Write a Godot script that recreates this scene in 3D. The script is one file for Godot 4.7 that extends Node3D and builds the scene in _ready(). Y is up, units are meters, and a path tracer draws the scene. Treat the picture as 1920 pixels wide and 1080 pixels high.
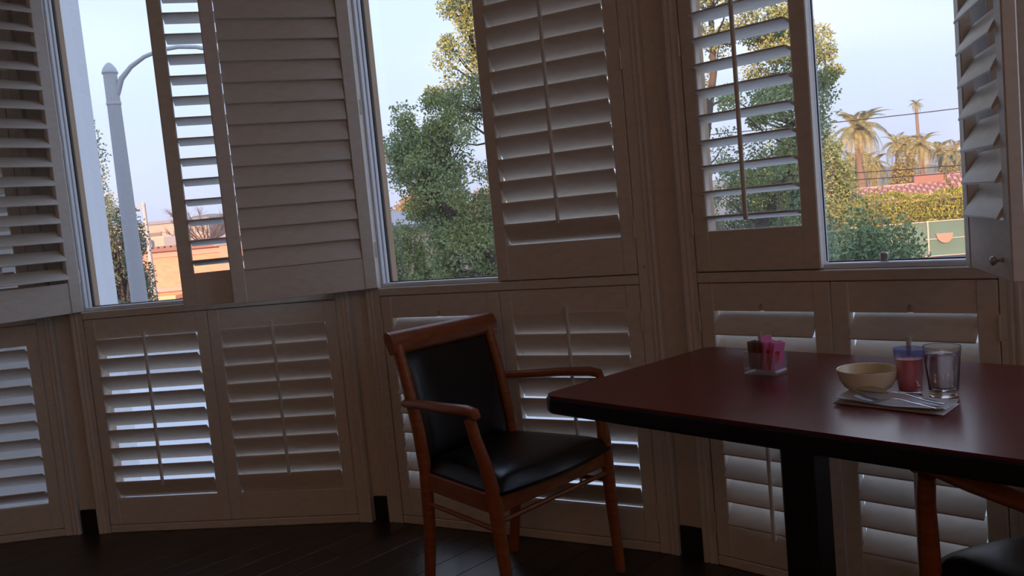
extends Node3D
# A bow window with louvered shutters in a dim dining room, upper floor, evening sun behind the building.
# Plan coordinates: x to the right, d forward from the viewer's seat; world = Vector3(x, y, -d).

const EYE := 1.1568
const SLAT_CHORD := 0.0445
const PITCH := 0.0747
const GROUND := -4.3
const LAMP_COLOR := Color(1.0, 0.76, 0.60)
const LAMP_POWER := 0.20
# bay: x, d, turn, width, jamb width
var bays := {
	"A": [-3.095, 3.404, 0.0857, 1.200, 0.065],
	"B": [-1.820, 3.493, -0.1436, 1.194, 0.057],
	"C": [-0.571, 3.308, -0.5120, 1.196, 0.069],
	"D": [0.533, 2.658, -0.7759, 0.939, 0.053],
	"E": [1.262, 1.935, -1.0700, 1.194, 0.060],
	"F": [1.862, 0.823, -1.3600, 1.194, 0.060],
	"G": [2.121, -0.415, -1.6000, 1.194, 0.060],
}
var M := {}
var counts := {}
var rng := RandomNumberGenerator.new()
var shared := {}


func _ready() -> void:
	rng.seed = 7
	camera()
	sky_and_sun()
	materials()
	structure()
	for b in bays:
		bay(b)
	for p in [Vector2(-3.6, -2.4), Vector2(-1.2, -2.4), Vector2(1.2, -2.4), Vector2(-3.6, -4.6), Vector2(-1.2, -4.6), Vector2(1.2, -4.6)]:
		ceiling_lamp(p)
	shutters()
	furniture()
	tableware()
	outdoors()


# ------------------------------------------------------------------ camera, sky, sun
func camera() -> void:
	var cam := Camera3D.new()
	cam.name = "camera"
	var p := 0.0831
	var r := 0.0935
	var right := Vector3.RIGHT
	var up := Vector3(0, cos(p), -sin(p))
	var fwd := Vector3(0, -sin(p), -cos(p))
	cam.transform = Transform3D(Basis(right * cos(r) - up * sin(r), right * sin(r) + up * cos(r), -fwd), Vector3(0, EYE, 0))
	cam.fov = rad_to_deg(2.0 * atan(540.0 / 1600.0))
	cam.near = 0.05
	cam.far = 2000.0
	add_child(cam)
	cam.current = true


func sky_and_sun() -> void:
	var env := Environment.new()
	env.background_mode = Environment.BG_SKY
	env.tonemap_mode = Environment.TONE_MAPPER_LINEAR
	env.tonemap_exposure = 1.0
	env.fog_enabled = true
	env.fog_mode = Environment.FOG_MODE_EXPONENTIAL
	env.fog_light_color = Color(0.80, 0.88, 1.0)
	env.fog_density = 0.0009
	env.sdfgi_enabled = true
	env.ssao_enabled = true
	env.ssil_enabled = true
	var w := 512
	var h := 256
	var im := Image.create(w, h, false, Image.FORMAT_RGBF)
	var clouds := FastNoiseLite.new()
	clouds.seed = 11
	clouds.noise_type = FastNoiseLite.TYPE_SIMPLEX_SMOOTH
	clouds.fractal_octaves = 4
	clouds.frequency = 1.1
	for j in h:
		var e := (0.5 - (j + 0.5) / h) * PI
		for i in w:
			var a := (i + 0.5) / w * TAU
			var dir := Vector3(cos(a) * cos(e), sin(e), sin(a) * cos(e))
			var s := maxf(0.0, dir.y)
			# evening sky away from the sun: lavender-grey near the horizon, pale blue above
			var low := Vector3(0.46, 0.51, 0.68)
			var mid := Vector3(0.50, 0.62, 0.86)
			var top := Vector3(0.41, 0.57, 0.95)
			var col := low.lerp(mid, smoothstep(0.0, 0.22, s)).lerp(top, smoothstep(0.3, 1.0, s))
			var c := clouds.get_noise_3d(dir.x, dir.y * 3.0, dir.z) * 0.5 + 0.5
			col = col.lerp(Vector3(0.66, 0.71, 0.84), smoothstep(0.38, 0.72, c) * 0.9)
			col *= 1.85
			im.set_pixel(i, j, Color(col.x, col.y, col.z))
	var pano := PanoramaSkyMaterial.new()
	pano.panorama = ImageTexture.create_from_image(im)
	var sky := Sky.new()
	sky.sky_material = pano
	env.sky = sky
	var we := WorldEnvironment.new()
	we.name = "world_environment"
	we.environment = env
	add_child(we)
	var sun := DirectionalLight3D.new()
	sun.name = "sun"
	sun.light_color = Color(1.0, 0.75, 0.56)
	sun.light_energy = 2.9
	sun.light_angular_distance = 0.6
	sun.shadow_enabled = true
	var travel := Vector3(0.30, -0.168, -0.94).normalized()
	sun.look_at_from_position(Vector3.ZERO, travel, Vector3.UP)
	add_child(sun)


# ------------------------------------------------------------------ materials
func mat(called: String, col: Color, rough := 0.7, metal := 0.0) -> StandardMaterial3D:
	var m := StandardMaterial3D.new()
	m.resource_name = called
	m.albedo_color = col
	m.roughness = rough
	m.metallic = metal
	M[called] = m
	return m


func noise_image(w: int, h: int, freq: float, stretch: float, a: Color, b: Color, sd: int, oct := 4) -> ImageTexture:
	# a seamless mottled or (stretched) grained colour picture
	var f := FastNoiseLite.new()
	f.seed = sd
	f.fractal_octaves = oct
	f.frequency = freq
	var im := Image.create(w, h, false, Image.FORMAT_RGB8)
	for j in h:
		var v := (j + 0.5) / h * TAU
		for i in w:
			var u := (i + 0.5) / w * TAU
			var q := f.get_noise_3d(cos(u) * 4.0 * stretch + 9.0 * cos(v), sin(u) * 4.0 * stretch + 3.0 * sin(v), 9.0 * sin(v)) * 0.75 + 0.5
			im.set_pixel(i, j, a.lerp(b, clampf(q, 0, 1)))
	return ImageTexture.create_from_image(im)


func grain(m: StandardMaterial3D, freq: float, stretch: float, a: Color, b: Color, sd: int, scale := Vector3.ONE, tri := true) -> void:
	m.albedo_color = Color.WHITE
	m.albedo_texture = noise_image(256, 256, freq, stretch, a, b, sd)
	m.uv1_triplanar = tri
	m.uv1_scale = scale


func materials() -> void:
	var paint := mat("white_paint", Color(0.86, 0.84, 0.80), 0.42)
	grain(paint, 0.25, 1.0, Color(0.84, 0.815, 0.77), Color(0.88, 0.865, 0.83), 3, Vector3(3, 3, 3))
	mat("wall_paint", Color(0.74, 0.68, 0.60), 0.85)
	mat("ceiling_paint", Color(0.80, 0.76, 0.70), 0.9)
	mat("rubber_base", Color(0.07, 0.065, 0.06), 0.6)
	mat("vinyl_frame", Color(0.86, 0.88, 0.90), 0.35)
	mat("gasket", Color(0.05, 0.045, 0.045), 0.6)
	mat("tan_trim", Color(0.60, 0.49, 0.36), 0.8)
	mat("stucco_white", Color(0.85, 0.86, 0.87), 0.9)
	mat("roof_white", Color(0.82, 0.83, 0.84), 0.9)
	var g := mat("glass", Color(1, 1, 1, 0.04), 0.02)
	g.transparency = BaseMaterial3D.TRANSPARENCY_ALPHA
	var glow := mat("lamp_glow", Color(0.95, 0.90, 0.82), 0.5)
	glow.emission_enabled = true
	glow.emission = LAMP_COLOR
	glow.emission_energy_multiplier = 1.0
	mat("hinge_metal", Color(0.86, 0.85, 0.82), 0.35, 0.2)
	mat("nickel", Color(0.74, 0.72, 0.69), 0.35, 0.8)
	mat("steel", Color(0.80, 0.80, 0.80), 0.16, 1.0)
	for k in 3:
		var pl := mat("plank%d" % k, Color.WHITE, 0.30)
		grain(pl, 0.5, 0.22, Color(0.13, 0.10, 0.09), [Color(0.21, 0.165, 0.145), Color(0.18, 0.14, 0.13), Color(0.25, 0.195, 0.17)][k], 20 + k, Vector3(1.3, 1.3, 1.3), false)
	mat("dark_floor", Color(0.13, 0.10, 0.09), 0.4)
	var wood := mat("cherry_wood", Color.WHITE, 0.36)
	grain(wood, 0.5, 0.4, Color(0.52, 0.28, 0.15), Color(0.66, 0.39, 0.22), 31, Vector3(2.5, 2.5, 2.5))
	mat("black_leather", Color(0.035, 0.035, 0.04), 0.30)
	var top := mat("mahogany_top", Color.WHITE, 0.24)
	grain(top, 0.6, 0.3, Color(0.32, 0.07, 0.065), Color(0.44, 0.11, 0.095), 33, Vector3(1.6, 1.6, 1.6))
	mat("black_edge", Color(0.045, 0.045, 0.05), 0.35)
	mat("black_metal", Color(0.04, 0.04, 0.042), 0.45)
	mat("ivory_ceramic", Color(0.88, 0.83, 0.70), 0.22)
	mat("soup", Color(0.72, 0.55, 0.16), 0.2)
	mat("napkin_paper", Color(0.86, 0.85, 0.86), 0.95)
	var cg := mat("clear_glass", Color(1, 1, 1, 0.02), 0.03)
	cg.refraction_enabled = true
	cg.refraction_scale = 0.05
	cg.transparency = BaseMaterial3D.TRANSPARENCY_ALPHA
	var bg := mat("blue_plastic", Color(0.20, 0.42, 0.88, 0.30), 0.06)
	bg.transparency = BaseMaterial3D.TRANSPARENCY_ALPHA
	mat("red_drink", Color(0.86, 0.09, 0.07), 0.12)
	mat("clear_plastic", Color(0.85, 0.9, 1, 0.10), 0.05).transparency = BaseMaterial3D.TRANSPARENCY_ALPHA
	var water := mat("water", Color(0.95, 0.97, 1.0, 0.03), 0.02)
	water.refraction_enabled = true
	water.refraction_scale = 0.033
	water.transparency = BaseMaterial3D.TRANSPARENCY_ALPHA
	mat("pink_paper", Color(0.88, 0.50, 0.72), 0.7)
	mat("magenta_print", Color(0.80, 0.08, 0.26), 0.7)
	mat("brown_paper", Color(0.46, 0.33, 0.24), 0.8)
	mat("orange_print", Color(0.62, 0.22, 0.08), 0.8)
	# outdoors
	var conc := mat("speckled_concrete", Color.WHITE, 0.9)
	grain(conc, 6.0, 1.0, Color(0.46, 0.48, 0.50), Color(0.90, 0.90, 0.90), 41, Vector3(1.6, 1.6, 1.6))
	mat("lamp_grey", Color(0.72, 0.73, 0.73), 0.6)
	var leaf := mat("leaves", Color.WHITE, 0.65)
	leaf.vertex_color_use_as_albedo = true
	leaf.backlight_enabled = true
	leaf.backlight = Color(0.30, 0.34, 0.15)
	mat("bark", Color(0.36, 0.31, 0.27), 0.95)
	mat("palm_bark", Color(0.50, 0.44, 0.38), 0.95)
	var pink := mat("pink_stucco", Color.WHITE, 0.95)
	grain(pink, 0.6, 1.0, Color(0.84, 0.61, 0.50), Color(0.90, 0.68, 0.57), 43, Vector3(0.12, 0.12, 0.12))
	mat("terracotta", Color(0.58, 0.45, 0.41), 0.9)
	mat("terracotta_pale", Color(0.80, 0.64, 0.60), 0.9)
	mat("tan_stucco", Color(0.74, 0.62, 0.55), 0.95)
	mat("grey_roof", Color(0.55, 0.58, 0.62), 0.8)
	mat("warehouse", Color(0.70, 0.68, 0.64), 0.9)
	mat("dark_glass", Color(0.16, 0.17, 0.19), 0.2)
	mat("cream_awning", Color(0.88, 0.76, 0.58), 0.9)
	var asphalt := mat("asphalt", Color.WHITE, 0.95)
	grain(asphalt, 0.8, 1.0, Color(0.40, 0.38, 0.37), Color(0.48, 0.46, 0.44), 45, Vector3(0.06, 0.06, 0.06))
	mat("hill_soil", Color(0.42, 0.43, 0.33), 1.0)
	mat("fence_mesh", Color(0.38, 0.51, 0.47), 0.9)
	mat("fence_flap", Color(0.64, 0.54, 0.47), 0.9)
	mat("fence_post", Color(0.76, 0.74, 0.70), 0.6)
	mat("blue_tarp", Color(0.16, 0.24, 0.40), 0.7)
	mat("wire", Color(0.16, 0.14, 0.13), 0.8)
	mat("twig", Color(0.46, 0.36, 0.31), 0.95)


# ------------------------------------------------------------------ mesh building
class MB:
	var v := PackedVector3Array()
	var n := PackedVector3Array()
	var c := PackedColorArray()
	var uv := PackedVector2Array()
	var coloured := false

	func tri(a: Vector3, b: Vector3, d: Vector3, na: Vector3, nb: Vector3, nd: Vector3) -> void:
		# a, b, d run counter-clockwise seen from outside
		v.append(a); v.append(d); v.append(b)
		n.append(na); n.append(nd); n.append(nb)

	func flat(a: Vector3, b: Vector3, d: Vector3) -> void:
		var nn := (b - a).cross(d - a).normalized()
		tri(a, b, d, nn, nn, nn)

	func quad(a: Vector3, b: Vector3, d: Vector3, e: Vector3) -> void:
		flat(a, b, d)
		flat(a, d, e)

	func box(size: Vector3, t := Transform3D.IDENTITY, bevel := 0.0) -> void:
		var h := size * 0.5
		var bv := minf(bevel, minf(h.x, minf(h.y, h.z)) * 0.6)
		var P := func(sx: float, sy: float, sz: float, which: int) -> Vector3:
			var q := Vector3(sx * (h.x - (0.0 if which == 0 else bv)), sy * (h.y - (0.0 if which == 1 else bv)), sz * (h.z - (0.0 if which == 2 else bv)))
			return t * q
		for ax in 3:
			for s in [-1.0, 1.0]:
				var c4: Array[Vector3] = []
				for k in [[-1.0, -1.0], [1.0, -1.0], [1.0, 1.0], [-1.0, 1.0]]:
					var sg := [0.0, 0.0, 0.0]
					sg[ax] = s
					sg[(ax + 1) % 3] = k[0]
					sg[(ax + 2) % 3] = k[1]
					c4.append(P.call(sg[0], sg[1], sg[2], ax))
				if s > 0: quad(c4[0], c4[1], c4[2], c4[3])
				else: quad(c4[3], c4[2], c4[1], c4[0])
		if bv <= 0.0: return
		var mid := t.origin
		for ax in 3:
			var u := (ax + 1) % 3
			var w := (ax + 2) % 3
			for su in [-1.0, 1.0]:
				for sw in [-1.0, 1.0]:
					var c4: Array[Vector3] = []
					for k in [[-1.0, u], [1.0, u], [1.0, w], [-1.0, w]]:
						var sg := [0.0, 0.0, 0.0]
						sg[ax] = k[0]
						sg[u] = su
						sg[w] = sw
						c4.append(P.call(sg[0], sg[1], sg[2], k[1]))
					if (c4[1] - c4[0]).cross(c4[2] - c4[0]).dot(c4[0] + c4[2] - 2.0 * mid) > 0: quad(c4[0], c4[1], c4[2], c4[3])
					else: quad(c4[3], c4[2], c4[1], c4[0])
		for sx in [-1.0, 1.0]:
			for sy in [-1.0, 1.0]:
				for sz in [-1.0, 1.0]:
					var a: Vector3 = P.call(sx, sy, sz, 0)
					var b: Vector3 = P.call(sx, sy, sz, 1)
					var d: Vector3 = P.call(sx, sy, sz, 2)
					if (b - a).cross(d - a).dot(a - mid) > 0: flat(a, b, d)
					else: flat(a, d, b)

	func tube(pts: Array, rad: Array, sides := 8, flatten := 1.0, side_dir := Vector3.ZERO) -> void:
		# a swept round or oval bar; flatten scales the second radius, side_dir fixes the first
		var rings := []
		var norms := []
		var prev := Vector3.ZERO
		for i in pts.size():
			var p: Vector3 = pts[i]
			var d: Vector3 = (pts[mini(i + 1, pts.size() - 1)] - pts[maxi(i - 1, 0)]).normalized()
			var a := side_dir if side_dir != Vector3.ZERO else prev
			if a == Vector3.ZERO:
				a = Vector3.UP if absf(d.y) < 0.9 else Vector3.RIGHT
			a = (a - d * a.dot(d)).normalized()
			prev = a
			var b := d.cross(a)
			var ring := []
			var nr := []
			var r: float = rad[mini(i, rad.size() - 1)]
			for k in sides:
				var g := TAU * (k + 0.5) / sides
				ring.append(p + a * cos(g) * r + b * sin(g) * r * flatten)
				nr.append((a * cos(g) + b * sin(g) / maxf(flatten, 0.01)).normalized())
			rings.append(ring)
			norms.append(nr)
		for i in pts.size() - 1:
			for k in sides:
				var l := (k + 1) % sides
				tri(rings[i][k], rings[i][l], rings[i + 1][l], norms[i][k], norms[i][l], norms[i + 1][l])
				tri(rings[i][k], rings[i + 1][l], rings[i + 1][k], norms[i][k], norms[i + 1][l], norms[i + 1][k])
		for k in sides - 2:
			flat(rings[0][0], rings[0][k + 2], rings[0][k + 1])
			flat(rings[-1][0], rings[-1][k + 1], rings[-1][k + 2])

	func lathe(prof: Array, seg := 32, t := Transform3D.IDENTITY) -> void:
		# prof: Vector2(radius, height); the profile runs so that outside lies to its right going up
		var nn: Array[Vector2] = []
		for i in prof.size():
			var d: Vector2 = (prof[mini(i + 1, prof.size() - 1)] - prof[maxi(i - 1, 0)]).normalized()
			nn.append(Vector2(d.y, -d.x))
		for i in prof.size() - 1:
			for k in seg:
				var g0 := TAU * k / seg
				var g1 := TAU * (k + 1) / seg
				var c0 := Vector3(cos(g0), 0, -sin(g0))
				var c1 := Vector3(cos(g1), 0, -sin(g1))
				var a: Vector3 = t * (c0 * prof[i].x + Vector3.UP * prof[i].y)
				var b: Vector3 = t * (c1 * prof[i].x + Vector3.UP * prof[i].y)
				var d: Vector3 = t * (c1 * prof[i + 1].x + Vector3.UP * prof[i + 1].y)
				var e: Vector3 = t * (c0 * prof[i + 1].x + Vector3.UP * prof[i + 1].y)
				var n0a := t.basis * (c0 * nn[i].x + Vector3.UP * nn[i].y)
				var n1a := t.basis * (c1 * nn[i].x + Vector3.UP * nn[i].y)
				var n0b := t.basis * (c0 * nn[i + 1].x + Vector3.UP * nn[i + 1].y)
				var n1b := t.basis * (c1 * nn[i + 1].x + Vector3.UP * nn[i + 1].y)
				if prof[i].x > 1e-5: tri(a, b, d, n0a, n1a, n1b)
				if prof[i + 1].x > 1e-5: tri(a, d, e, n0a, n1b, n0b)

	func prism(poly: PackedVector2Array, y0: float, y1: float, t := Transform3D.IDENTITY, bevel := 0.0) -> void:
		# polygon of (x, z) extruded along y
		var p := poly
		if Geometry2D.is_polygon_clockwise(p):
			p.reverse()
		var inner := p
		if bevel > 0.0:
			var off := Geometry2D.offset_polygon(p, -bevel)
			if off.size() == 1 and off[0].size() == p.size():
				# match the starting corner
				var o := off[0]
				if Geometry2D.is_polygon_clockwise(o): o.reverse()
				var best := 0
				for k in o.size():
					if o[k].distance_to(p[0]) < o[best].distance_to(p[0]): best = k
				inner = PackedVector2Array()
				for k in o.size(): inner.append(o[(best + k) % o.size()])
			else:
				bevel = 0.0
		var idx := Geometry2D.triangulate_polygon(inner)
		for k in range(0, idx.size(), 3):
			var a := inner[idx[k]]
			var b := inner[idx[k + 1]]
			var d := inner[idx[k + 2]]
			if (b - a).cross(d - a) < 0:
				var s := b
				b = d
				d = s
			flat(t * Vector3(a.x, y1, a.y), t * Vector3(d.x, y1, d.y), t * Vector3(b.x, y1, b.y))
			flat(t * Vector3(a.x, y0, a.y), t * Vector3(b.x, y0, b.y), t * Vector3(d.x, y0, d.y))
		for k in p.size():
			var l := (k + 1) % p.size()
			quad(t * Vector3(p[k].x, y0 + bevel, p[k].y), t * Vector3(p[k].x, y1 - bevel, p[k].y), t * Vector3(p[l].x, y1 - bevel, p[l].y), t * Vector3(p[l].x, y0 + bevel, p[l].y))
			if bevel > 0.0:
				quad(t * Vector3(p[k].x, y1 - bevel, p[k].y), t * Vector3(inner[k].x, y1, inner[k].y), t * Vector3(inner[l].x, y1, inner[l].y), t * Vector3(p[l].x, y1 - bevel, p[l].y))
				quad(t * Vector3(inner[k].x, y0, inner[k].y), t * Vector3(p[k].x, y0 + bevel, p[k].y), t * Vector3(p[l].x, y0 + bevel, p[l].y), t * Vector3(inner[l].x, y0, inner[l].y))

	func leaf(p: Vector3, along: Vector3, across: Vector3, col: Color) -> void:
		# one leaf: a kite of two triangles
		var nn := across.cross(along).normalized()
		var b := p + along * 0.45 + across
		var d := p + along
		var e := p + along * 0.45 - across
		for q in [p, d, b, p, e, d]:
			v.append(q); n.append(nn); c.append(col)
		coloured = true

	func mesh() -> ArrayMesh:
		var arr := []
		arr.resize(Mesh.ARRAY_MAX)
		arr[Mesh.ARRAY_VERTEX] = v
		arr[Mesh.ARRAY_NORMAL] = n
		if coloured: arr[Mesh.ARRAY_COLOR] = c
		if uv.size() == v.size(): arr[Mesh.ARRAY_TEX_UV] = uv
		var m := ArrayMesh.new()
		m.add_surface_from_arrays(Mesh.PRIMITIVE_TRIANGLES, arr)
		return m


func numbered(called: String) -> String:
	counts[called] = counts.get(called, -1) + 1
	return called if counts[called] == 0 else "%s_%03d" % [called, counts[called]]


func part(called: String, m: Variant, material: String, parent: Node, t := Transform3D.IDENTITY, label := "") -> MeshInstance3D:
	var o := MeshInstance3D.new()
	o.name = called
	o.mesh = m.mesh() if m is MB else m
	o.material_override = M[material]
	o.transform = t
	if label: o.set_meta("label", label)
	parent.add_child(o, true)
	return o


func thing(called: String, label: String, category: String, t := Transform3D.IDENTITY, group := "") -> Node3D:
	var o := Node3D.new()
	o.name = numbered(called)
	o.transform = t
	o.set_meta("label", label)
	o.set_meta("category", category)
	if group: o.set_meta("group", group)
	add_child(o)
	return o


func struct(called: String, label: String, category: String, t := Transform3D.IDENTITY) -> Node3D:
	var o := thing(called, label, category, t)
	o.set_meta("kind", "structure")
	return o


func boxm(size: Vector3, bevel := 0.0) -> ArrayMesh:
	var key := "%.4f_%.4f_%.4f_%.4f" % [size.x, size.y, size.z, bevel]
	if not shared.has(key):
		var b := MB.new()
		b.box(size, Transform3D.IDENTITY, bevel)
		shared[key] = b.mesh()
	return shared[key]


func at(x: float, y: float, z: float) -> Transform3D:
	return Transform3D(Basis.IDENTITY, Vector3(x, y, z))


func spot(x: float, y: float, d: float, turn := 0.0) -> Transform3D:
	return Transform3D(Basis(Vector3.UP, turn), Vector3(x, y, -d))


func bay_point(b: String, s: float, off := 0.0) -> Vector2:
	var q: Array = bays[b]
	return Vector2(q[0] + cos(q[2]) * s + sin(q[2]) * off, q[1] + sin(q[2]) * s - cos(q[2]) * off)


# ------------------------------------------------------------------ room
func room_outline(off := -0.02) -> PackedVector2Array:
	var p := PackedVector2Array()
	for b in bays:
		p.append(bay_point(b, 0.0, off))
		p.append(bay_point(b, bays[b][3], off))
	for q in [Vector2(2.7, -6.0), Vector2(-5.2, -6.0), Vector2(-4.7, 3.05)]:
		p.append(q)
	return p


func wall_between(called: String, label: String, a: Vector2, b: Vector2, y0: float, y1: float, thick: float, material: String) -> void:
	# a, b in plan coordinates; the wall stands behind the line a-b (away from the room, which lies to the right of a->b)
	var t := b - a
	var turn := atan2(t.y, t.x)
	var o := struct(called, label, "wall", spot(a.x, 0, a.y, turn))
	part("wall_face", boxm(Vector3(t.length() + thick, y1 - y0, thick)), material, o, at(t.length() / 2, (y0 + y1) / 2, -thick / 2))


func structure() -> void:
	# floor: slab and planks laid along the wall normal of the palm window
	var outline := room_outline()
	var flo := struct("floor", "dark brown wood plank floor of the dining room", "floor")
	var slab := MB.new()
	slab.prism(to_xz(room_outline(-0.09)), -0.25, -0.011)
	part("floor_slab", slab, "dark_floor", flo)
	var ang := deg_to_rad(47.0)
	var ux := Vector2(cos(ang), sin(ang))
	var uy := Vector2(-ux.y, ux.x)
	var wide := 0.125
	var long := 1.22
	var mid := Vector2(-0.4, 2.4)
	for row in range(-16, 17):
		var shift := fposmod(row * 0.437, 1.0) * long
		for k in range(-3, 3):
			var lo := Vector2(k * long + shift, row * wide)
			var rect := PackedVector2Array()
			for q in [Vector2(0.0008, 0.0008), Vector2(long - 0.0008, 0.0008), Vector2(long - 0.0008, wide - 0.0008), Vector2(0.0008, wide - 0.0008)]:
				rect.append(mid + ux * (lo.x + q.x) + uy * (lo.y + q.y))
			var centre := mid + ux * (lo.x + long / 2) + uy * (lo.y + wide / 2)
			if centre.distance_to(mid) > 2.6 or centre.y < 0.6:
				continue
			for piece in Geometry2D.intersect_polygons(rect, outline):
				var b := MB.new()
				b.prism(to_xz(piece), -0.011, 0.0, Transform3D.IDENTITY, 0.0012)
				for q in b.v:
					var pl := Vector2(q.x, -q.z) - mid
					b.uv.append(Vector2(pl.dot(ux) * 0.5 + row * 0.37 + k * 0.21, pl.dot(uy) * 1.6 + row * 0.13))
				part("plank", b, "plank%d" % (posmod(row * 7 + k * 5, 3)), flo)
	var cei := struct("ceiling", "pale plaster ceiling of the dining room", "ceiling")
	var cb := MB.new()
	cb.prism(to_xz(room_outline(-0.09)), 2.75, 2.86)
	part("ceiling_slab", cb, "ceiling_paint", cei)
	# the building's roof and the floor below, which keep the low sun off the room and the near trees
	var roof := struct("roof", "flat roof of the building over the dining room", "roof")
	var rp := PackedVector2Array([Vector2(-16, 3.6), Vector2(-3.1, 3.58), Vector2(-1.85, 3.68), Vector2(-0.6, 3.48), Vector2(0.57, 2.80), Vector2(1.32, 2.10), Vector2(1.98, 0.92), Vector2(2.26, -0.38), Vector2(2.24, -1.65), Vector2(3.0, -1.8), Vector2(3.0, -9), Vector2(-16, -9)])
	var rb := MB.new()
	rb.prism(to_xz(rp), 2.9, 3.7)
	part("roof_slab", rb, "stucco_white", roof)
	part("taller_wing", boxm(Vector3(10, 3.6, 5.0)), "stucco_white", roof, at(-11, 5.5, -1.0))
	var low := struct("wall_below", "storey of the building below the dining room", "building")
	var lb := MB.new()
	var lp := PackedVector2Array([Vector2(-16, 3.5), Vector2(-3.1, 3.5), Vector2(-1.85, 3.6), Vector2(-0.6, 3.4), Vector2(0.55, 2.72), Vector2(1.22, 2.02), Vector2(1.86, 0.84), Vector2(2.12, -0.36), Vector2(2.1, -1.62), Vector2(2.9, -1.8), Vector2(2.9, -9), Vector2(-16, -9)])
	lb.prism(to_xz(lp), GROUND, -0.26)
	part("storey", lb, "stucco_white", low)
	var wing := struct("wall_back", "end wall of the dining room and the wings beside it", "wall")
	part("end_wall", boxm(Vector3(18.5, 3.3, 0.3)), "wall_paint", wing, at(-6.5, 1.3, 6.2))
	part("wing_wall", boxm(Vector3(10.4, 3.2, 0.3)), "stucco_white", wing, at(-10.2, 1.35, -3.2))
	# side walls
	wall_between("wall_left", "plain wall beside the far end of the bow window", Vector2(-4.7, 3.05), bay_point("A", 0.0, -0.02), -0.011, 2.76, 0.16, "wall_paint")
	wall_between("wall_left", "long side wall of the dining room", Vector2(-5.2, -6.0), Vector2(-4.7, 3.05), -0.011, 2.76, 0.16, "wall_paint")
	wall_between("wall_right", "side wall of the dining room behind the table", bay_point("G", bays["G"][3] + 0.012, -0.02), Vector2(2.7, -6.0), -0.011, 2.76, 0.16, "wall_paint")
	# corners between the bays, with their dark rubber base
	for pair in [["A", "B"], ["B", "C"], ["C", "D"], ["D", "E"], ["E", "F"], ["F", "G"]]:
		var a := bay_point(pair[0], bays[pair[0]][3])
		var b := bay_point(pair[1], 0.0)
		var turn: float = (bays[pair[0]][2] + bays[pair[1]][2]) / 2
		var m := (a + b) / 2
		var o := struct("wall_corner", "painted corner strip between two window frames", "wall", spot(m.x, 0, m.y, turn))
		part("corner_strip", boxm(Vector3(a.distance_to(b) + 0.04, 2.78, 0.10)), "white_paint", o, at(0, 1.37, -0.075))
		var bb := struct("baseboard_corner", "short piece of black rubber baseboard in a window corner", "baseboard", spot(m.x, 0, m.y, turn))
		part("cove_base", boxm(Vector3(a.distance_to(b) - 0.002, 0.098, 0.012), 0.003), "rubber_base", bb, at(0, 0.049, -0.019))


func to_xz(p: PackedVector2Array) -> PackedVector2Array:
	var o := PackedVector2Array()
	for q in p: o.append(Vector2(q.x, -q.y))
	return o


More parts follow.
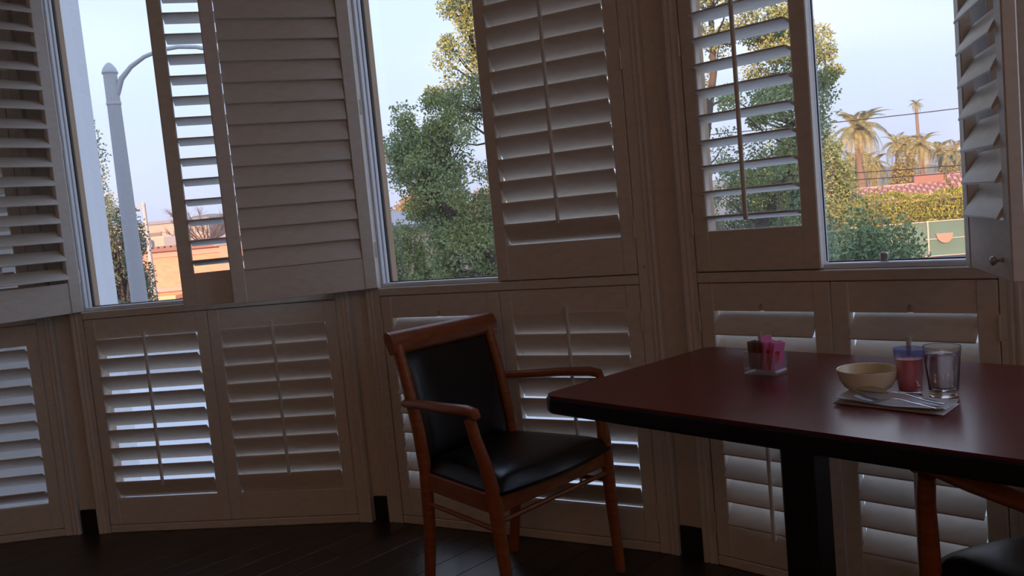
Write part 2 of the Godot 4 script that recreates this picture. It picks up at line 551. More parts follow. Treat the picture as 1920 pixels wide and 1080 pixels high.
# one bay: moulded shutter frame, window behind it, wall round it
func bay(b: String) -> void:
	var q: Array = bays[b]
	var w: float = q[3]
	var e: float = q[4]
	var t := spot(q[0], 0, q[1], q[2])
	var what: String = {"A": "beside the white outside pier", "B": "looking out on the street lamp", "C": "looking out on the leafy tree", "D": "looking out on the palm trees", "E": "beyond the open shutter of the palm window", "F": "second beyond the palm window", "G": "third beyond the palm window, next to the side wall"}[b]
	var nth: int = {"A": 1, "B": 2, "C": 3, "D": 4, "E": 5, "F": 6, "G": 7}[b]
	var o := struct("trim_%d" % nth, "white moulded shutter frame of the window " + what, "frame", t)
	# jambs: an extruded moulding with flutes and a rounded outer bead
	var prof := PackedVector2Array([Vector2(0.0, -0.022), Vector2(0.0, -0.006), Vector2(0.003, 0.004), Vector2(0.009, 0.008), Vector2(0.016, 0.006), Vector2(0.019, 0.001), Vector2(0.023, 0.001), Vector2(0.027, 0.004), Vector2(0.033, 0.002), Vector2(0.037, 0.0), Vector2(e - 0.0015, 0.0), Vector2(e - 0.0015, -0.022)])
	for s in 2:
		var jb := MB.new()
		var pp := PackedVector2Array()
		for k in prof: pp.append(Vector2(k.x if s == 0 else w - k.x, k.y))
		jb.prism(pp, 0.0, 2.44)
		part("jamb", jb, "white_paint", o)
	if b == "C":
		part("nail_hole", boxm(Vector3(0.004, 0.004, 0.001)), "gasket", o, at(w - 0.046, 0.957, 0.0003))
	var inner := w - 2 * e
	part("base_rail", boxm(Vector3(inner, 0.031, 0.032), 0.003), "white_paint", o, at(w / 2, 0.0155, -0.016))
	part("sill_rail", boxm(Vector3(inner, 0.030, 0.040), 0.002), "white_paint", o, at(w / 2, 0.9155, -0.019))
	part("head_rail", boxm(Vector3(inner, 0.08, 0.034), 0.003), "white_paint", o, at(w / 2, 2.40, -0.016))
	# wall round the opening
	var wl := struct("wall_%s" % {"A": "first_bay", "B": "second_bay", "C": "third_bay", "D": "fourth_bay", "E": "fifth_bay", "F": "sixth_bay", "G": "seventh_bay"}[b], "wall round the window " + what, "wall", t)
	part("wall_pier", boxm(Vector3(e + 0.048, 2.78, 0.085)), "white_paint", wl, at((e - 0.052) / 2, 1.37, -0.0655))
	part("wall_pier", boxm(Vector3(e + 0.048, 2.78, 0.085)), "white_paint", wl, at(w - (e - 0.052) / 2, 1.37, -0.0655))
	part("lintel", boxm(Vector3(w + 0.06, 0.38, 0.15)), "white_paint", wl, at(w / 2, 2.58, -0.107))
	part("header", boxm(Vector3(w + 0.02, 0.34, 0.05)), "wall_paint", wl, at(w / 2, 2.605, -0.012))
	part("sill_wall", boxm(Vector3(inner, 0.028, 0.07)), "white_paint", wl, at(w / 2, 0.9145, -0.074))
	part("base_wall", boxm(Vector3(inner, 0.06, 0.08)), "white_paint", wl, at(w / 2, 0.0, -0.072))
	# the window: vinyl frame, dark gasket, glass, tan outer trim, mullion
	var win := struct("window_%d" % nth, "white framed window " + what, "window", t)
	for lev in [[0.032, 0.900, 0], [0.9305, 2.39, 1]]:
		var y0: float = lev[0]
		var y1: float = lev[1]
		var h := y1 - y0
		var ym := (y0 + y1) / 2
		var seal := "vinyl_frame" if b == "D" else "gasket"
		for s in [-1.0, 1.0]:
			var xo: float = w / 2 + s * (inner / 2)
			part("vinyl_jamb", boxm(Vector3(0.010, h, 0.020), 0.002), "vinyl_frame", win, at(xo - s * 0.002, ym, -0.033))
			part("vinyl_jamb", boxm(Vector3(0.014, h, 0.018), 0.002), "vinyl_frame", win, at(xo - s * 0.004, ym, -0.053))
			part("gasket", boxm(Vector3(0.016, h, 0.012)), seal, win, at(xo - s * 0.005, ym, -0.0685))
			part("outer_trim", boxm(Vector3(0.018, h, 0.034), 0.002), "tan_trim", win, at(xo - s * 0.006, ym, -0.092))
		if b == "D" and lev[2] == 1:
			part("wide_jamb", boxm(Vector3(0.046, h, 0.028), 0.002), "vinyl_frame", win, at(w - e - 0.020, ym, -0.046))
		part("vinyl_sill", boxm(Vector3(inner - 0.01, 0.016, 0.040), 0.003), "vinyl_frame", win, at(w / 2, y0 + 0.008, -0.042))
		part("gasket", boxm(Vector3(inner - 0.02, 0.019, 0.012)), "gasket", win, at(w / 2, y0 + 0.0095, -0.0685))
		part("vinyl_head", boxm(Vector3(inner - 0.01, 0.022, 0.04), 0.003), "vinyl_frame", win, at(w / 2, y1 - 0.012, -0.042))
		var sm: float = 0.438 if b == "D" else w / 2 - 0.02
		if b == "D":
			part("mullion", boxm(Vector3(0.014, h - 0.03, 0.028), 0.002), "vinyl_frame", win, at(sm, ym, -0.050))
			part("mullion_seal", boxm(Vector3(0.007, h - 0.04, 0.004)), "gasket", win, at(sm + 0.0055, ym, -0.050))
		for s in ([-1.0, 1.0] if b == "D" else [0.0]):
			var x0: float = sm if s > 0 else w / 2 - inner / 2 + 0.012
			var x1: float = w / 2 + inner / 2 - 0.012 if s >= 0 else sm
			part("pane", boxm(Vector3(x1 - x0 - 0.002, h - 0.036, 0.004)), "glass", win, at((x0 + x1) / 2, ym, -0.0685))
	if b == "D":
		var lt := part("latch", boxm(Vector3(0.020, 0.024, 0.012), 0.003), "nickel", win, at(0.60, 0.958, -0.056), "small grey metal sash latch")
		part("lever", boxm(Vector3(0.006, 0.016, 0.010), 0.002), "nickel", lt, at(0.011, 0.002, 0.008))


# a round flush ceiling lamp of the dining room, behind the viewer's seat
func ceiling_lamp(p: Vector2) -> void:
	var o := thing("ceiling_lamp", "round warm flush lamp on the dining room ceiling", "lamp", spot(p.x, 2.75, p.y), "ceiling lamps of the dining room")
	var b := MB.new()
	b.lathe([Vector2(0.17, -0.03), Vector2(0.19, -0.028), Vector2(0.19, 0.0), Vector2(0.0, 0.0)], 32)
	part("rim", b, "nickel", o)
	b = MB.new()
	b.lathe([Vector2(0.0, -0.045), Vector2(0.09, -0.041), Vector2(0.168, -0.026), Vector2(0.168, -0.01)], 32)
	part("lamp_diffuser", b, "lamp_glow", o)
	var l := OmniLight3D.new()
	l.name = "lamp_light"
	l.light_color = LAMP_COLOR
	l.light_energy = LAMP_POWER
	l.light_size = 0.15
	l.omni_range = 14.0
	l.omni_attenuation = 2.0
	l.shadow_enabled = true
	l.position = Vector3(0, -0.22, 0)
	o.add_child(l)


# ------------------------------------------------------------------ shutters
func slat_mesh(len: float) -> ArrayMesh:
	var key := "slat%.4f" % len
	if shared.has(key): return shared[key]
	var b := MB.new()
	var prof := [Vector2(-SLAT_CHORD, 0.0), Vector2(-0.040, -0.0032), Vector2(-0.022, -0.0050), Vector2(0.0, -0.0056), Vector2(0.022, -0.0050), Vector2(0.040, -0.0032), Vector2(SLAT_CHORD, 0.0), Vector2(0.040, 0.0032), Vector2(0.022, 0.0050), Vector2(0.0, 0.0056), Vector2(-0.022, 0.0050), Vector2(-0.040, 0.0032)]
	var nr := []
	for p in prof: nr.append(Vector3(0, p.y / 0.0056 * 3.0, p.x / SLAT_CHORD * (3.0 if absf(p.x) > 0.043 else 0.35)).normalized())
	var c := prof.size()
	for k in c:
		var l := (k + 1) % c
		var a := Vector3(-len / 2, prof[k].y, prof[k].x)
		var d := Vector3(-len / 2, prof[l].y, prof[l].x)
		var a2 := a + Vector3(len, 0, 0)
		var d2 := d + Vector3(len, 0, 0)
		b.tri(a, a2, d2, nr[k], nr[k], nr[l])
		b.tri(a, d2, d, nr[k], nr[l], nr[l])
	for k in range(1, c - 1):
		b.flat(Vector3(-len / 2, prof[0].y, prof[0].x), Vector3(-len / 2, prof[k].y, prof[k].x), Vector3(-len / 2, prof[k + 1].y, prof[k + 1].x))
		b.flat(Vector3(len / 2, prof[0].y, prof[0].x), Vector3(len / 2, prof[k + 1].y, prof[k + 1].x), Vector3(len / 2, prof[k].y, prof[k].x))
	shared[key] = b.mesh()
	return shared[key]


# hand +1: hinged on its left, hand -1: on its right. tilt > 0: the room-side edge of each slat is the higher one.
func shutter(label: String, hinge: Vector2, turn: float, hand: float, wide: float, upper: bool, tilt: float, knob := false, tilts := {}) -> void:
	var group := "upper louvered shutters" if upper else "lower louvered shutters"
	var o := thing("shutter_panel", label, "shutter", spot(hinge.x, 0, hinge.y, turn), group)
	var st := 0.049
	var thick := 0.028
	var y0 := 0.934 if upper else 0.0335
	var oy0 := 1.057 if upper else 0.1417
	var num := 16 if upper else 9
	var oy1 := oy0 + num * PITCH
	var y1 := oy1 + (0.10 if upper else 0.084)
	var wd := wide - 0.003
	for x in [0.0015 + st / 2, 0.0015 + wd - st / 2]:
		part("stile", boxm(Vector3(st, y1 - y0, thick), 0.003), "white_paint", o, at(hand * x, (y0 + y1) / 2, -thick / 2))
	var rl := wd - 2 * st
	var xm := hand * (0.0015 + wd / 2)
	part("bottom_rail", boxm(Vector3(rl + 0.004, oy0 - y0, thick - 0.005), 0.002), "white_paint", o, at(xm, (oy0 + y0) / 2, -thick / 2))
	# top rail, with the arched notch for the tilt rod cut from its lower edge
	var poly := PackedVector2Array([Vector2(-rl / 2 - 0.002, y1), Vector2(-rl / 2 - 0.002, oy1), Vector2(-0.008, oy1)])
	var nh := 0.014 if not upper else 0.03
	for k in 7:
		var g := PI - PI * k / 6.0
		poly.append(Vector2(cos(g) * 0.008, oy1 + nh + sin(g) * 0.008))
	poly.append_array(PackedVector2Array([Vector2(0.008, oy1), Vector2(rl / 2 + 0.002, oy1), Vector2(rl / 2 + 0.002, y1)]))
	var tr := MB.new()
	tr.prism(poly, -0.0055, 0.0055, Transform3D(Basis(Vector3.RIGHT, PI / 2), Vector3.ZERO))
	# the prism lies along z after the turn; mirror its height back up
	for k in tr.v.size(): tr.v[k] = Vector3(tr.v[k].x, -tr.v[k].y, tr.v[k].z)
	for k in tr.n.size(): tr.n[k] = Vector3(tr.n[k].x, -tr.n[k].y, tr.n[k].z)
	for k in range(0, tr.v.size(), 3):
		var sv := tr.v[k + 1]
		tr.v[k + 1] = tr.v[k + 2]
		tr.v[k + 2] = sv
	part("top_rail", tr, "white_paint", o, at(xm, 0, -0.0085))
	part("rail_back", boxm(Vector3(rl + 0.004, y1 - oy1, thick - 0.017)), "white_paint", o, at(xm, (oy1 + y1) / 2, -0.0200))
	var sm := slat_mesh(rl - 0.004)
	var edge := Vector2.ZERO
	for k in num:
		var a: float = deg_to_rad(tilts.get(k, tilt) + rng.randf_range(-0.8, 0.8))
		part("slat", sm, "white_paint", o, Transform3D(Basis(Vector3.RIGHT, -a), Vector3(xm, oy0 + (k + 0.5) * PITCH, -thick / 2)))
	var ra := deg_to_rad(tilt)
	edge = Vector2(sin(ra) * (SLAT_CHORD + 0.004), cos(ra) * (SLAT_CHORD + 0.007))
	var rod := MB.new()
	var ry0 := oy0 + 0.42 * PITCH + edge.x - 0.012
	var ry1 := oy1 - 0.5 * PITCH + edge.x + 0.018
	rod.box(Vector3(0.0125, ry1 - ry0, 0.011), Transform3D.IDENTITY, 0.0035)
	part("tilt_rod", rod, "white_paint", o, at(xm, (ry0 + ry1) / 2, -thick / 2 + edge.y))
	for y in ([1.08, 1.62, 2.18] if upper else [0.14, 0.78]):
		var hb := MB.new()
		hb.tube([Vector3(0, -0.032, 0), Vector3(0, 0.032, 0)], [0.0042], 8)
		var hg := part("hinge", hb, "hinge_metal", o, at(0.0, y, 0.0035), "small white painted hinge")
		part("leaf_plate", boxm(Vector3(0.013, 0.058, 0.0016), 0.0005), "hinge_metal", hg, at(-hand * 0.009, 0, -0.0028))
	if knob:
		var kb := MB.new()
		kb.lathe([Vector2(0.0, -0.001), Vector2(0.006, 0.0), Vector2(0.0035, 0.004), Vector2(0.0035, 0.010), Vector2(0.008, 0.013), Vector2(0.0105, 0.018), Vector2(0.008, 0.023), Vector2(0.0, 0.025)], 16)
		part("knob", kb, "nickel", o, Transform3D(Basis(Vector3.RIGHT, -PI / 2), Vector3(hand * (wide - 0.066), 0.975, -thick)), "round nickel knob")


func closed(b: String, left: bool) -> Array:
	# hinge point, turn, hand and width of a shutter that stands closed in its bay
	var q: Array = bays[b]
	var s: float = q[4] if left else q[3] - q[4]
	return [bay_point(b, s), q[2], 1.0 if left else -1.0, q[3] / 2 - q[4]]


func shutters() -> void:
	var c := closed("A", false)
	shutter("lower white shutter with wide bright gaps beside the street lamp window", c[0], c[1], c[2], c[3], false, 38)
	shutter("upper white louvered shutter closed behind the folded-back shutter by the white outside pier", c[0], c[1], c[2], c[3], true, 40)
	c = closed("B", true)
	shutter("lower white shutter with open bright slats under the street lamp pane", c[0], c[1], c[2], c[3], false, 51, false, {8: 60, 0: 62})
	shutter("upper white shutter swung back towards the room with tilted slats beside the white outside pier", bay_point("B", 0.057, 0.0), PI + deg_to_rad(52), 1.0, 0.54, true, 31)
	c = closed("B", false)
	shutter("lower white shutter with nearly closed slats between the bright slats and the armchair", c[0], c[1], c[2], c[3], false, 71)
	shutter("upper white shutter ajar with level slats showing sky and the peach building", bay_point("B", 1.137, 0.03), deg_to_rad(15), -1.0, 0.54, true, 12)
	c = closed("C", true)
	shutter("lower white shutter with bright slats partly hidden by the armchair's back", c[0], c[1], c[2], c[3], false, -46)
	shutter("upper white shutter folded back flat with shut slats beside the leafy tree pane", bay_point("C", 0.069, 0.006), PI + deg_to_rad(18), 1.0, 0.529, true, 74)
	c = closed("C", false)
	shutter("lower white shutter behind the armchair's seat and the table corner", c[0], c[1], c[2], c[3], false, 63, false, {8: 72, 7: 70, 6: 68})
	shutter("upper white shutter closed right against the leafy tree pane, slats shaded at their tops", c[0], c[1], c[2], c[3], true, 58)
	c = closed("D", true)
	shutter("lower white shutter behind the sugar packet holder and the table's black post", c[0], c[1], c[2], c[3], false, -51)
	shutter("upper white shutter with level slats open onto the tree's branches", c[0], c[1], c[2], 0.398, true, 10)
	for b in [["E", "first"], ["F", "second"], ["G", "third"]]:
		for left in [true, false]:
			c = closed(b[0], left)
			shutter("lower white shutter, %s half of the %s window beyond the palm window" % ["near" if left else "far", b[1]], c[0], c[1], c[2], c[3], false, 60)
	c = closed("D", false)
	shutter("lower white shutter behind the bowl and the two glasses", c[0], c[1], c[2], c[3], false, -51)
	shutter("upper white shutter swung into the room with a round knob, beside the palm view", bay_point("D", 0.845, 0.0), deg_to_rad(73), -1.0, 0.4165, true, 56, true)


# ------------------------------------------------------------------ furniture
func armchair(label: String, t: Transform3D) -> void:
	var o := thing("armchair", label, "chair", t, "wooden armchairs at the table")
	var wb := 0.397
	var df := 0.056
	var dp := 0.350
	var hs := 0.402
	for s in 2:
		var X := func(a: float) -> float: return a if s == 0 else wb - a
		var sd := -1.0 if s == 0 else 1.0
		# rear leg and back post in one piece
		var b := MB.new()
		b.tube([Vector3(X.call(0.004), 0, -0.045), Vector3(X.call(0.002), 0.20, -0.012), Vector3(X.call(0.0), 0.40, 0.0), Vector3(X.call(0.0), 0.52, -0.012), Vector3(X.call(0.0), 0.66, -0.042), Vector3(X.call(0.0), 0.79, -0.074)], [0.0145, 0.017, 0.0185, 0.0185, 0.0175, 0.016], 10, 1.25, Vector3.RIGHT)
		part("rear_leg", b, "cherry_wood", o)
		# front leg that goes on up as the arm post
		b = MB.new()
		b.tube([Vector3(X.call(-df + 0.008), 0, dp + 0.028), Vector3(X.call(-df + 0.004), 0.22, dp + 0.010), Vector3(X.call(-df), 0.40, dp), Vector3(X.call(-df - 0.008), 0.48, dp - 0.012), Vector3(X.call(-df - 0.020), 0.56, dp - 0.030), Vector3(X.call(-df - 0.024), 0.615, dp - 0.042)], [0.0145, 0.0175, 0.020, 0.0185, 0.016, 0.0155], 10, 1.15, Vector3.RIGHT)
		part("front_leg", b, "cherry_wood", o)
		# arm
		b = MB.new()
		b.tube([Vector3(X.call(-0.008), 0.614, -0.052), Vector3(X.call(-0.022), 0.618, -0.032), Vector3(X.call(-0.036), 0.624, 0.06), Vector3(X.call(-df - 0.012), 0.633, 0.19), Vector3(X.call(-df - 0.024), 0.638, dp - 0.055), Vector3(X.call(-df - 0.025), 0.634, dp - 0.022), Vector3(X.call(-df - 0.024), 0.618, dp - 0.008)], [0.016, 0.018, 0.0195, 0.021, 0.0215, 0.020, 0.012], 12, 0.72, Vector3.RIGHT)
		part("arm", b, "cherry_wood", o)
		b = MB.new()
		b.tube([Vector3(X.call(0.003), 0.300, -0.008), Vector3(X.call(-df + 0.003), 0.296, dp + 0.006)], [0.0075], 8)
		part("stretcher", b, "cherry_wood", o)
		b = MB.new()
		var r0 := Vector3(X.call(0.002), hs - 0.030, 0.010)
		var r1 := Vector3(X.call(-df + 0.004), hs - 0.030, dp - 0.006)
		b.box(Vector3(0.020, 0.056, r0.distance_to(r1)), Transform3D(Basis.looking_at(r1 - r0), (r0 + r1) / 2), 0.003)
		part("seat_rail", b, "cherry_wood", o)
	var fb := MB.new()
	fb.tube([Vector3(-df + 0.01, 0.322, dp + 0.006), Vector3(wb + df - 0.01, 0.322, dp + 0.006)], [0.0075], 8)
	part("stretcher", fb, "cherry_wood", o)
	part("seat_rail", boxm(Vector3(wb + 2 * df - 0.03, 0.056, 0.022), 0.003), "cherry_wood", o, at(wb / 2, hs - 0.030, dp - 0.002))
	part("seat_rail", boxm(Vector3(wb - 0.03, 0.056, 0.020), 0.003), "cherry_wood", o, at(wb / 2, hs - 0.030, 0.0))
	# crest rail: a bar bowed backwards, thick and rounded above, thin below
	var cr := MB.new()
	var prof := [Vector2(0.010, -0.036), Vector2(0.017, -0.020), Vector2(0.020, 0.004), Vector2(0.014, 0.024), Vector2(0.0, 0.034), Vector2(-0.016, 0.030), Vector2(-0.022, 0.016), Vector2(-0.016, -0.010), Vector2(-0.010, -0.036)]
	var rows := []
	var nrm := []
	var seg := 18
	for i in seg + 1:
		var u := float(i) / seg
		var x := lerpf(-0.030, wb + 0.030, u)
		var back := -0.076 - 0.014 * (1.0 - pow(2.0 * u - 1.0, 2))
		var rise := -0.003 * (1.0 - pow(2.0 * u - 1.0, 2))
		var ring := []
		var rn := []
		for k in prof.size():
			ring.append(Vector3(x, 0.803 + prof[k].y + rise, back + prof[k].x - (prof[k].y) * 0.22))
			var p0: Vector2 = prof[(k - 1 + prof.size()) % prof.size()]
			var p1: Vector2 = prof[(k + 1) % prof.size()]
			var tg := (p1 - p0).normalized()
			rn.append(Vector3(0, -tg.x, tg.y).normalized())
		rows.append(ring)
		nrm.append(rn)
	for i in seg:
		for k in prof.size():
			var l := (k + 1) % prof.size()
			cr.tri(rows[i][k], rows[i + 1][k], rows[i + 1][l], nrm[i][k], nrm[i + 1][k], nrm[i + 1][l])
			cr.tri(rows[i][k], rows[i + 1][l], rows[i][l], nrm[i][k], nrm[i + 1][l], nrm[i][l])
	for k in range(1, prof.size() - 1):
		cr.flat(rows[0][0], rows[0][k], rows[0][k + 1])
		cr.flat(rows[seg][0], rows[seg][k + 1], rows[seg][k])
	part("crest_rail", cr, "cherry_wood", o)
	# padded back between the posts
	part("back_pad", pad(func(u: float, v: float, side: float) -> Vector3:
		var x := lerpf(0.013, wb - 0.013, u)
		var y := lerpf(0.405, 0.775, v)
		var z := -0.003 - 0.072 * pow(clampf((y - 0.42) / 0.36, 0, 1), 1.3) - 0.016 * (1.0 - pow(2 * u - 1, 2))
		var puff := 0.030 * pow(maxf(0.0, (1.0 - pow(absf(2 * u - 1), 4)) * (1.0 - pow(absf(2 * v - 1), 6))), 0.5)
		return Vector3(x, y, z + side * puff)), "black_leather", o)
	part("seat_cushion", pad(func(u: float, v: float, side: float) -> Vector3:
		var z := lerpf(-0.004, dp + 0.020, v)
		var half := lerpf(wb / 2 - 0.004, wb / 2 + df + 0.006, v)
		var x := wb / 2 + half * (2 * u - 1)
		z += 0.030 * (1.0 - pow(2 * u - 1, 2)) * v
		var puff := pow(maxf(0.0, (1.0 - pow(absf(2 * u - 1), 6)) * (1.0 - pow(absf(2 * v - 1), 6))), 0.45)
		return Vector3(x, hs + (0.006 + 0.046 * puff if side > 0 else -0.004), z)), "black_leather", o)


func pad(f: Callable) -> MB:
	# a closed cushion from a function of (u, v, side)
	var b := MB.new()
	var c := 20
	for side in [-1.0, 1.0]:
		var g := []
		for i in c + 1:
			var row := []
			for j in c + 1:
				row.append(f.call(float(i) / c, float(j) / c, side))
			g.append(row)
		var nn := []
		for i in c + 1:
			var row := []
			for j in c + 1:
				var du: Vector3 = g[mini(i + 1, c)][j] - g[maxi(i - 1, 0)][j]
				var dv: Vector3 = g[i][mini(j + 1, c)] - g[i][maxi(j - 1, 0)]
				row.append(du.cross(dv).normalized())
			nn.append(row)
		var mid: Vector3 = nn[10][10]
		var out: Vector3 = f.call(0.5, 0.5, side) - f.call(0.5, 0.5, -side)
		var flip := mid.dot(out) < 0
		for i in c:
			for j in c:
				var q := [[i, j], [i + 1, j], [i + 1, j + 1], [i, j + 1]]
				if flip: q.reverse()
				var s := -1.0 if flip else 1.0
				var P := []
				var N := []
				for k in q:
					P.append(g[k[0]][k[1]])
					N.append(nn[k[0]][k[1]] * s)
				b.tri(P[0], P[1], P[2], N[0], N[1], N[2])
				b.tri(P[0], P[2], P[3], N[0], N[2], N[3])
	# rim between the two faces
	for e in 4:
		for k in c:
			var p := []
			for m in [k, k + 1]:
				var u := float(m) / c
				var uv: Vector2 = [Vector2(u, 0), Vector2(1, u), Vector2(1 - u, 1), Vector2(0, 1 - u)][e]
				for side in [-1.0, 1.0]: p.append(f.call(uv.x, uv.y, side))
			if p[0].distance_to(p[1]) > 1e-5 or p[2].distance_to(p[3]) > 1e-5:
				b.flat(p[0], p[2], p[3])
				b.flat(p[0], p[3], p[1])
	return b


func rounded(x0: float, x1: float, z0: float, z1: float, r: float, seg := 8) -> PackedVector2Array:
	var p := PackedVector2Array()
	for q in [[x1 - r, z1 - r, 0.0], [x0 + r, z1 - r, 90.0], [x0 + r, z0 + r, 180.0], [x1 - r, z0 + r, 270.0]]:
		for k in seg + 1:
			var g := deg_to_rad(q[2] + 90.0 * k / seg)
			p.append(Vector2(q[0] + cos(g) * r, q[1] + sin(g) * r))
	return p


func furniture() -> void:
	armchair("wooden armchair with black leather seat and back standing by the shuttered windows", spot(-0.318, 0, 2.579, 0.809))
	armchair("wooden armchair with its arm pushed under the table, mostly in the dark", spot(1.235, 0, 1.275, PI + 0.12))
	# table: local x along its long side, local z towards the viewer's seat, origin on the floor under the left end's middle
	var turn := atan2(-0.749, 0.663)
	var o := thing("dining_table", "mahogany red table with rounded black edge on a black post", "table", spot(0.283, 0, 2.125, turn))
	var hw := 0.327
	var long := 1.02
	var top := MB.new()
	top.prism(rounded(0.004, long - 0.004, -hw + 0.004, hw - 0.004, 0.035), 0.742, 0.7500, Transform3D.IDENTITY)
	part("table_top", top, "mahogany_top", o)
	var edge := MB.new()
	edge.prism(rounded(0.0, long, -hw, hw, 0.038), 0.708, 0.7485, Transform3D.IDENTITY, 0.007)
	part("black_edging", edge, "black_edge", o)
	var post := MB.new()
	post.box(Vector3(0.078, 0.66, 0.078), at(0.46, 0.36, 0), 0.008)
	part("post", post, "black_metal", o)
	part("mounting_plate", boxm(Vector3(0.36, 0.018, 0.36), 0.004), "black_metal", o, at(0.46, 0.699, 0))
	for k in 4:
		var foot := MB.new()
		foot.box(Vector3(0.30, 0.028, 0.06), Transform3D(Basis(Vector3.FORWARD, 0.06), Vector3(0.16, 0.024, 0)), 0.008)
		part("foot", foot, "black_metal", o, Transform3D(Basis(Vector3.UP, k * PI / 2), Vector3(0.46, 0, 0)))


# ------------------------------------------------------------------ things on the table
func tableware() -> void:
	var T := 0.7502
	var turn := atan2(-0.749, 0.663)
	# sugar packet holder: a small clear box with open top
	var o := thing("packet_holder", "clear plastic box of sweetener packets on the table", "holder", spot(0.556, T, 1.913, turn + 0.02))
	var w := 0.082
	var dz := 0.052
	part("base", boxm(Vector3(w, 0.010, dz), 0.003), "clear_plastic", o, at(0, 0.005, 0))
	for s in [-1.0, 1.0]:
		part("side", boxm(Vector3(0.003, 0.040, dz), 0.001), "clear_plastic", o, at(s * (w / 2 - 0.0015), 0.030, 0))
		part("side", boxm(Vector3(w - 0.006, 0.040, 0.003), 0.001), "clear_plastic", o, at(0, 0.030, s * (dz / 2 - 0.0015)))
	# packets standing in it
	for k in 5:
		packet("brown", o.transform, Vector3(-0.030 + k * 0.0075, 0.0105, -0.004 + (k % 2) * 0.006), -0.06 + 0.03 * k, 0.062, "brown paper sweetener packet standing in the clear holder", "brown_paper", "orange_print", 0.9)
	for k in 6:
		packet("pink", o.transform, Vector3(0.004 + k * 0.0055, 0.0105, -0.004 + (k % 3) * 0.005), 0.02 + 0.05 * k, 0.066 + (0.010 if k == 0 else 0.0), "pink paper sweetener packet standing in the clear holder", "pink_paper", "magenta_print", 0.75)
	# bowl
	o = thing("bowl", "ivory ceramic bowl with a little yellow soup, beside the blue tumbler", "bowl", spot(0.676, T, 1.642))
	var b := MB.new()
	b.lathe([Vector2(0.0, 0.0), Vector2(0.026, 0.0), Vector2(0.030, 0.003), Vector2(0.044, 0.014), Vector2(0.052, 0.027), Vector2(0.0555, 0.044), Vector2(0.0575, 0.047), Vector2(0.0565, 0.0485), Vector2(0.0535, 0.046), Vector2(0.0495, 0.030), Vector2(0.041, 0.017), Vector2(0.028, 0.008), Vector2(0.0, 0.006)], 48)
	part("bowl_body", b, "ivory_ceramic", o)
	b = MB.new()
	b.lathe([Vector2(0.0, 0.0085), Vector2(0.0277, 0.0095), Vector2(0.0402, 0.0178), Vector2(0.0480, 0.0285), Vector2(0.0, 0.0290)], 40)
	part("soup", b, "soup", o)
	# blue tumbler with red drink
	o = thing("tumbler", "blue plastic tumbler filled with red drink", "glass", spot(0.741, T, 1.605))
	b = MB.new()
	b.lathe([Vector2(0.0, 0.0), Vector2(0.0205, 0.0), Vector2(0.0215, 0.003), Vector2(0.0259, 0.0695), Vector2(0.0246, 0.0695), Vector2(0.0203, 0.006), Vector2(0.0, 0.005)], 40)
	part("cup", b, "clear_plastic", o)
	b = MB.new()
	b.lathe([Vector2(0.0246, 0.0697), Vector2(0.0259, 0.0697), Vector2(0.0270, 0.086), Vector2(0.0274, 0.088), Vector2(0.0258, 0.088), Vector2(0.0246, 0.0697)], 40)
	part("cup_rim", b, "blue_plastic", o, Transform3D.IDENTITY, "translucent blue upper part")
	b = MB.new()
	b.lathe([Vector2(0.0, 0.0056), Vector2(0.0200, 0.0064), Vector2(0.0244, 0.068), Vector2(0.0240, 0.0688), Vector2(0.0, 0.0688)], 40)
	part("drink", b, "red_drink", o)
	# water glass
	o = thing("water_glass", "clear glass of water next to the blue tumbler", "glass", spot(0.786, T, 1.568))
	b = MB.new()
	b.lathe([Vector2(0.0, 0.0), Vector2(0.0235, 0.0), Vector2(0.0250, 0.004), Vector2(0.0325, 0.092), Vector2(0.0330, 0.0935), Vector2(0.0316, 0.0935), Vector2(0.0245, 0.012), Vector2(0.0, 0.010)], 48)
	part("glass_wall", b, "clear_glass", o)
	b = MB.new()
	b.lathe([Vector2(0.0, 0.0104), Vector2(0.0241, 0.0124), Vector2(0.0300, 0.078), Vector2(0.0, 0.0782)], 48)
	part("water", b, "water", o)
	# folded napkin with curled edges
	o = thing("napkin", "folded white paper napkin under the fork and spoon", "napkin", Transform3D.IDENTITY)
	var cs := [Vector2(0.584, 1.586), Vector2(0.645, 1.648), Vector2(0.777, 1.495), Vector2(0.714, 1.430)]
	for layer in 2:
		b = MB.new()
		var c := 14
		var g := []
		for i in c + 1:
			var row := []
			for j in c + 1:
				var u := float(i) / c
				var v := float(j) / c
				var e0: Vector2 = cs[0].lerp(cs[3], u)
				var e1: Vector2 = cs[1].lerp(cs[2], u)
				var p := e0.lerp(e1, v * (1.0 if layer == 0 else 0.97) + 0.0)
				var lift := 0.0012 + layer * 0.0022 + 0.0016 * sin(u * 9.0 + v * 3.0) * layer + 0.005 * layer * pow(absf(2 * v - 1), 5) + 0.004 * layer * pow(absf(2 * u - 1), 6)
				row.append(Vector3(p.x, T + lift, -p.y))
			g.append(row)
		for i in c:
			for j in c:
				for off in [0.0, -0.0007]:
					var dn := Vector3(0, off, 0)
					var q := [g[i][j] + dn, g[i + 1][j] + dn, g[i + 1][j + 1] + dn, g[i][j + 1] + dn]
					if ((q[1] - q[0]).cross(q[2] - q[0]).y > 0) != (off == 0.0): q.reverse()
					b.quad(q[0], q[1], q[2], q[3])
		part("paper_layer", b, "napkin_paper", o)
	spoon(Vector3(0.634, T + 0.0085, -1.592), Vector3(0.738, T + 0.0080, -1.470))
	fork(Vector3(0.622, T + 0.0078, -1.566), Vector3(0.714, T + 0.0078, -1.450))


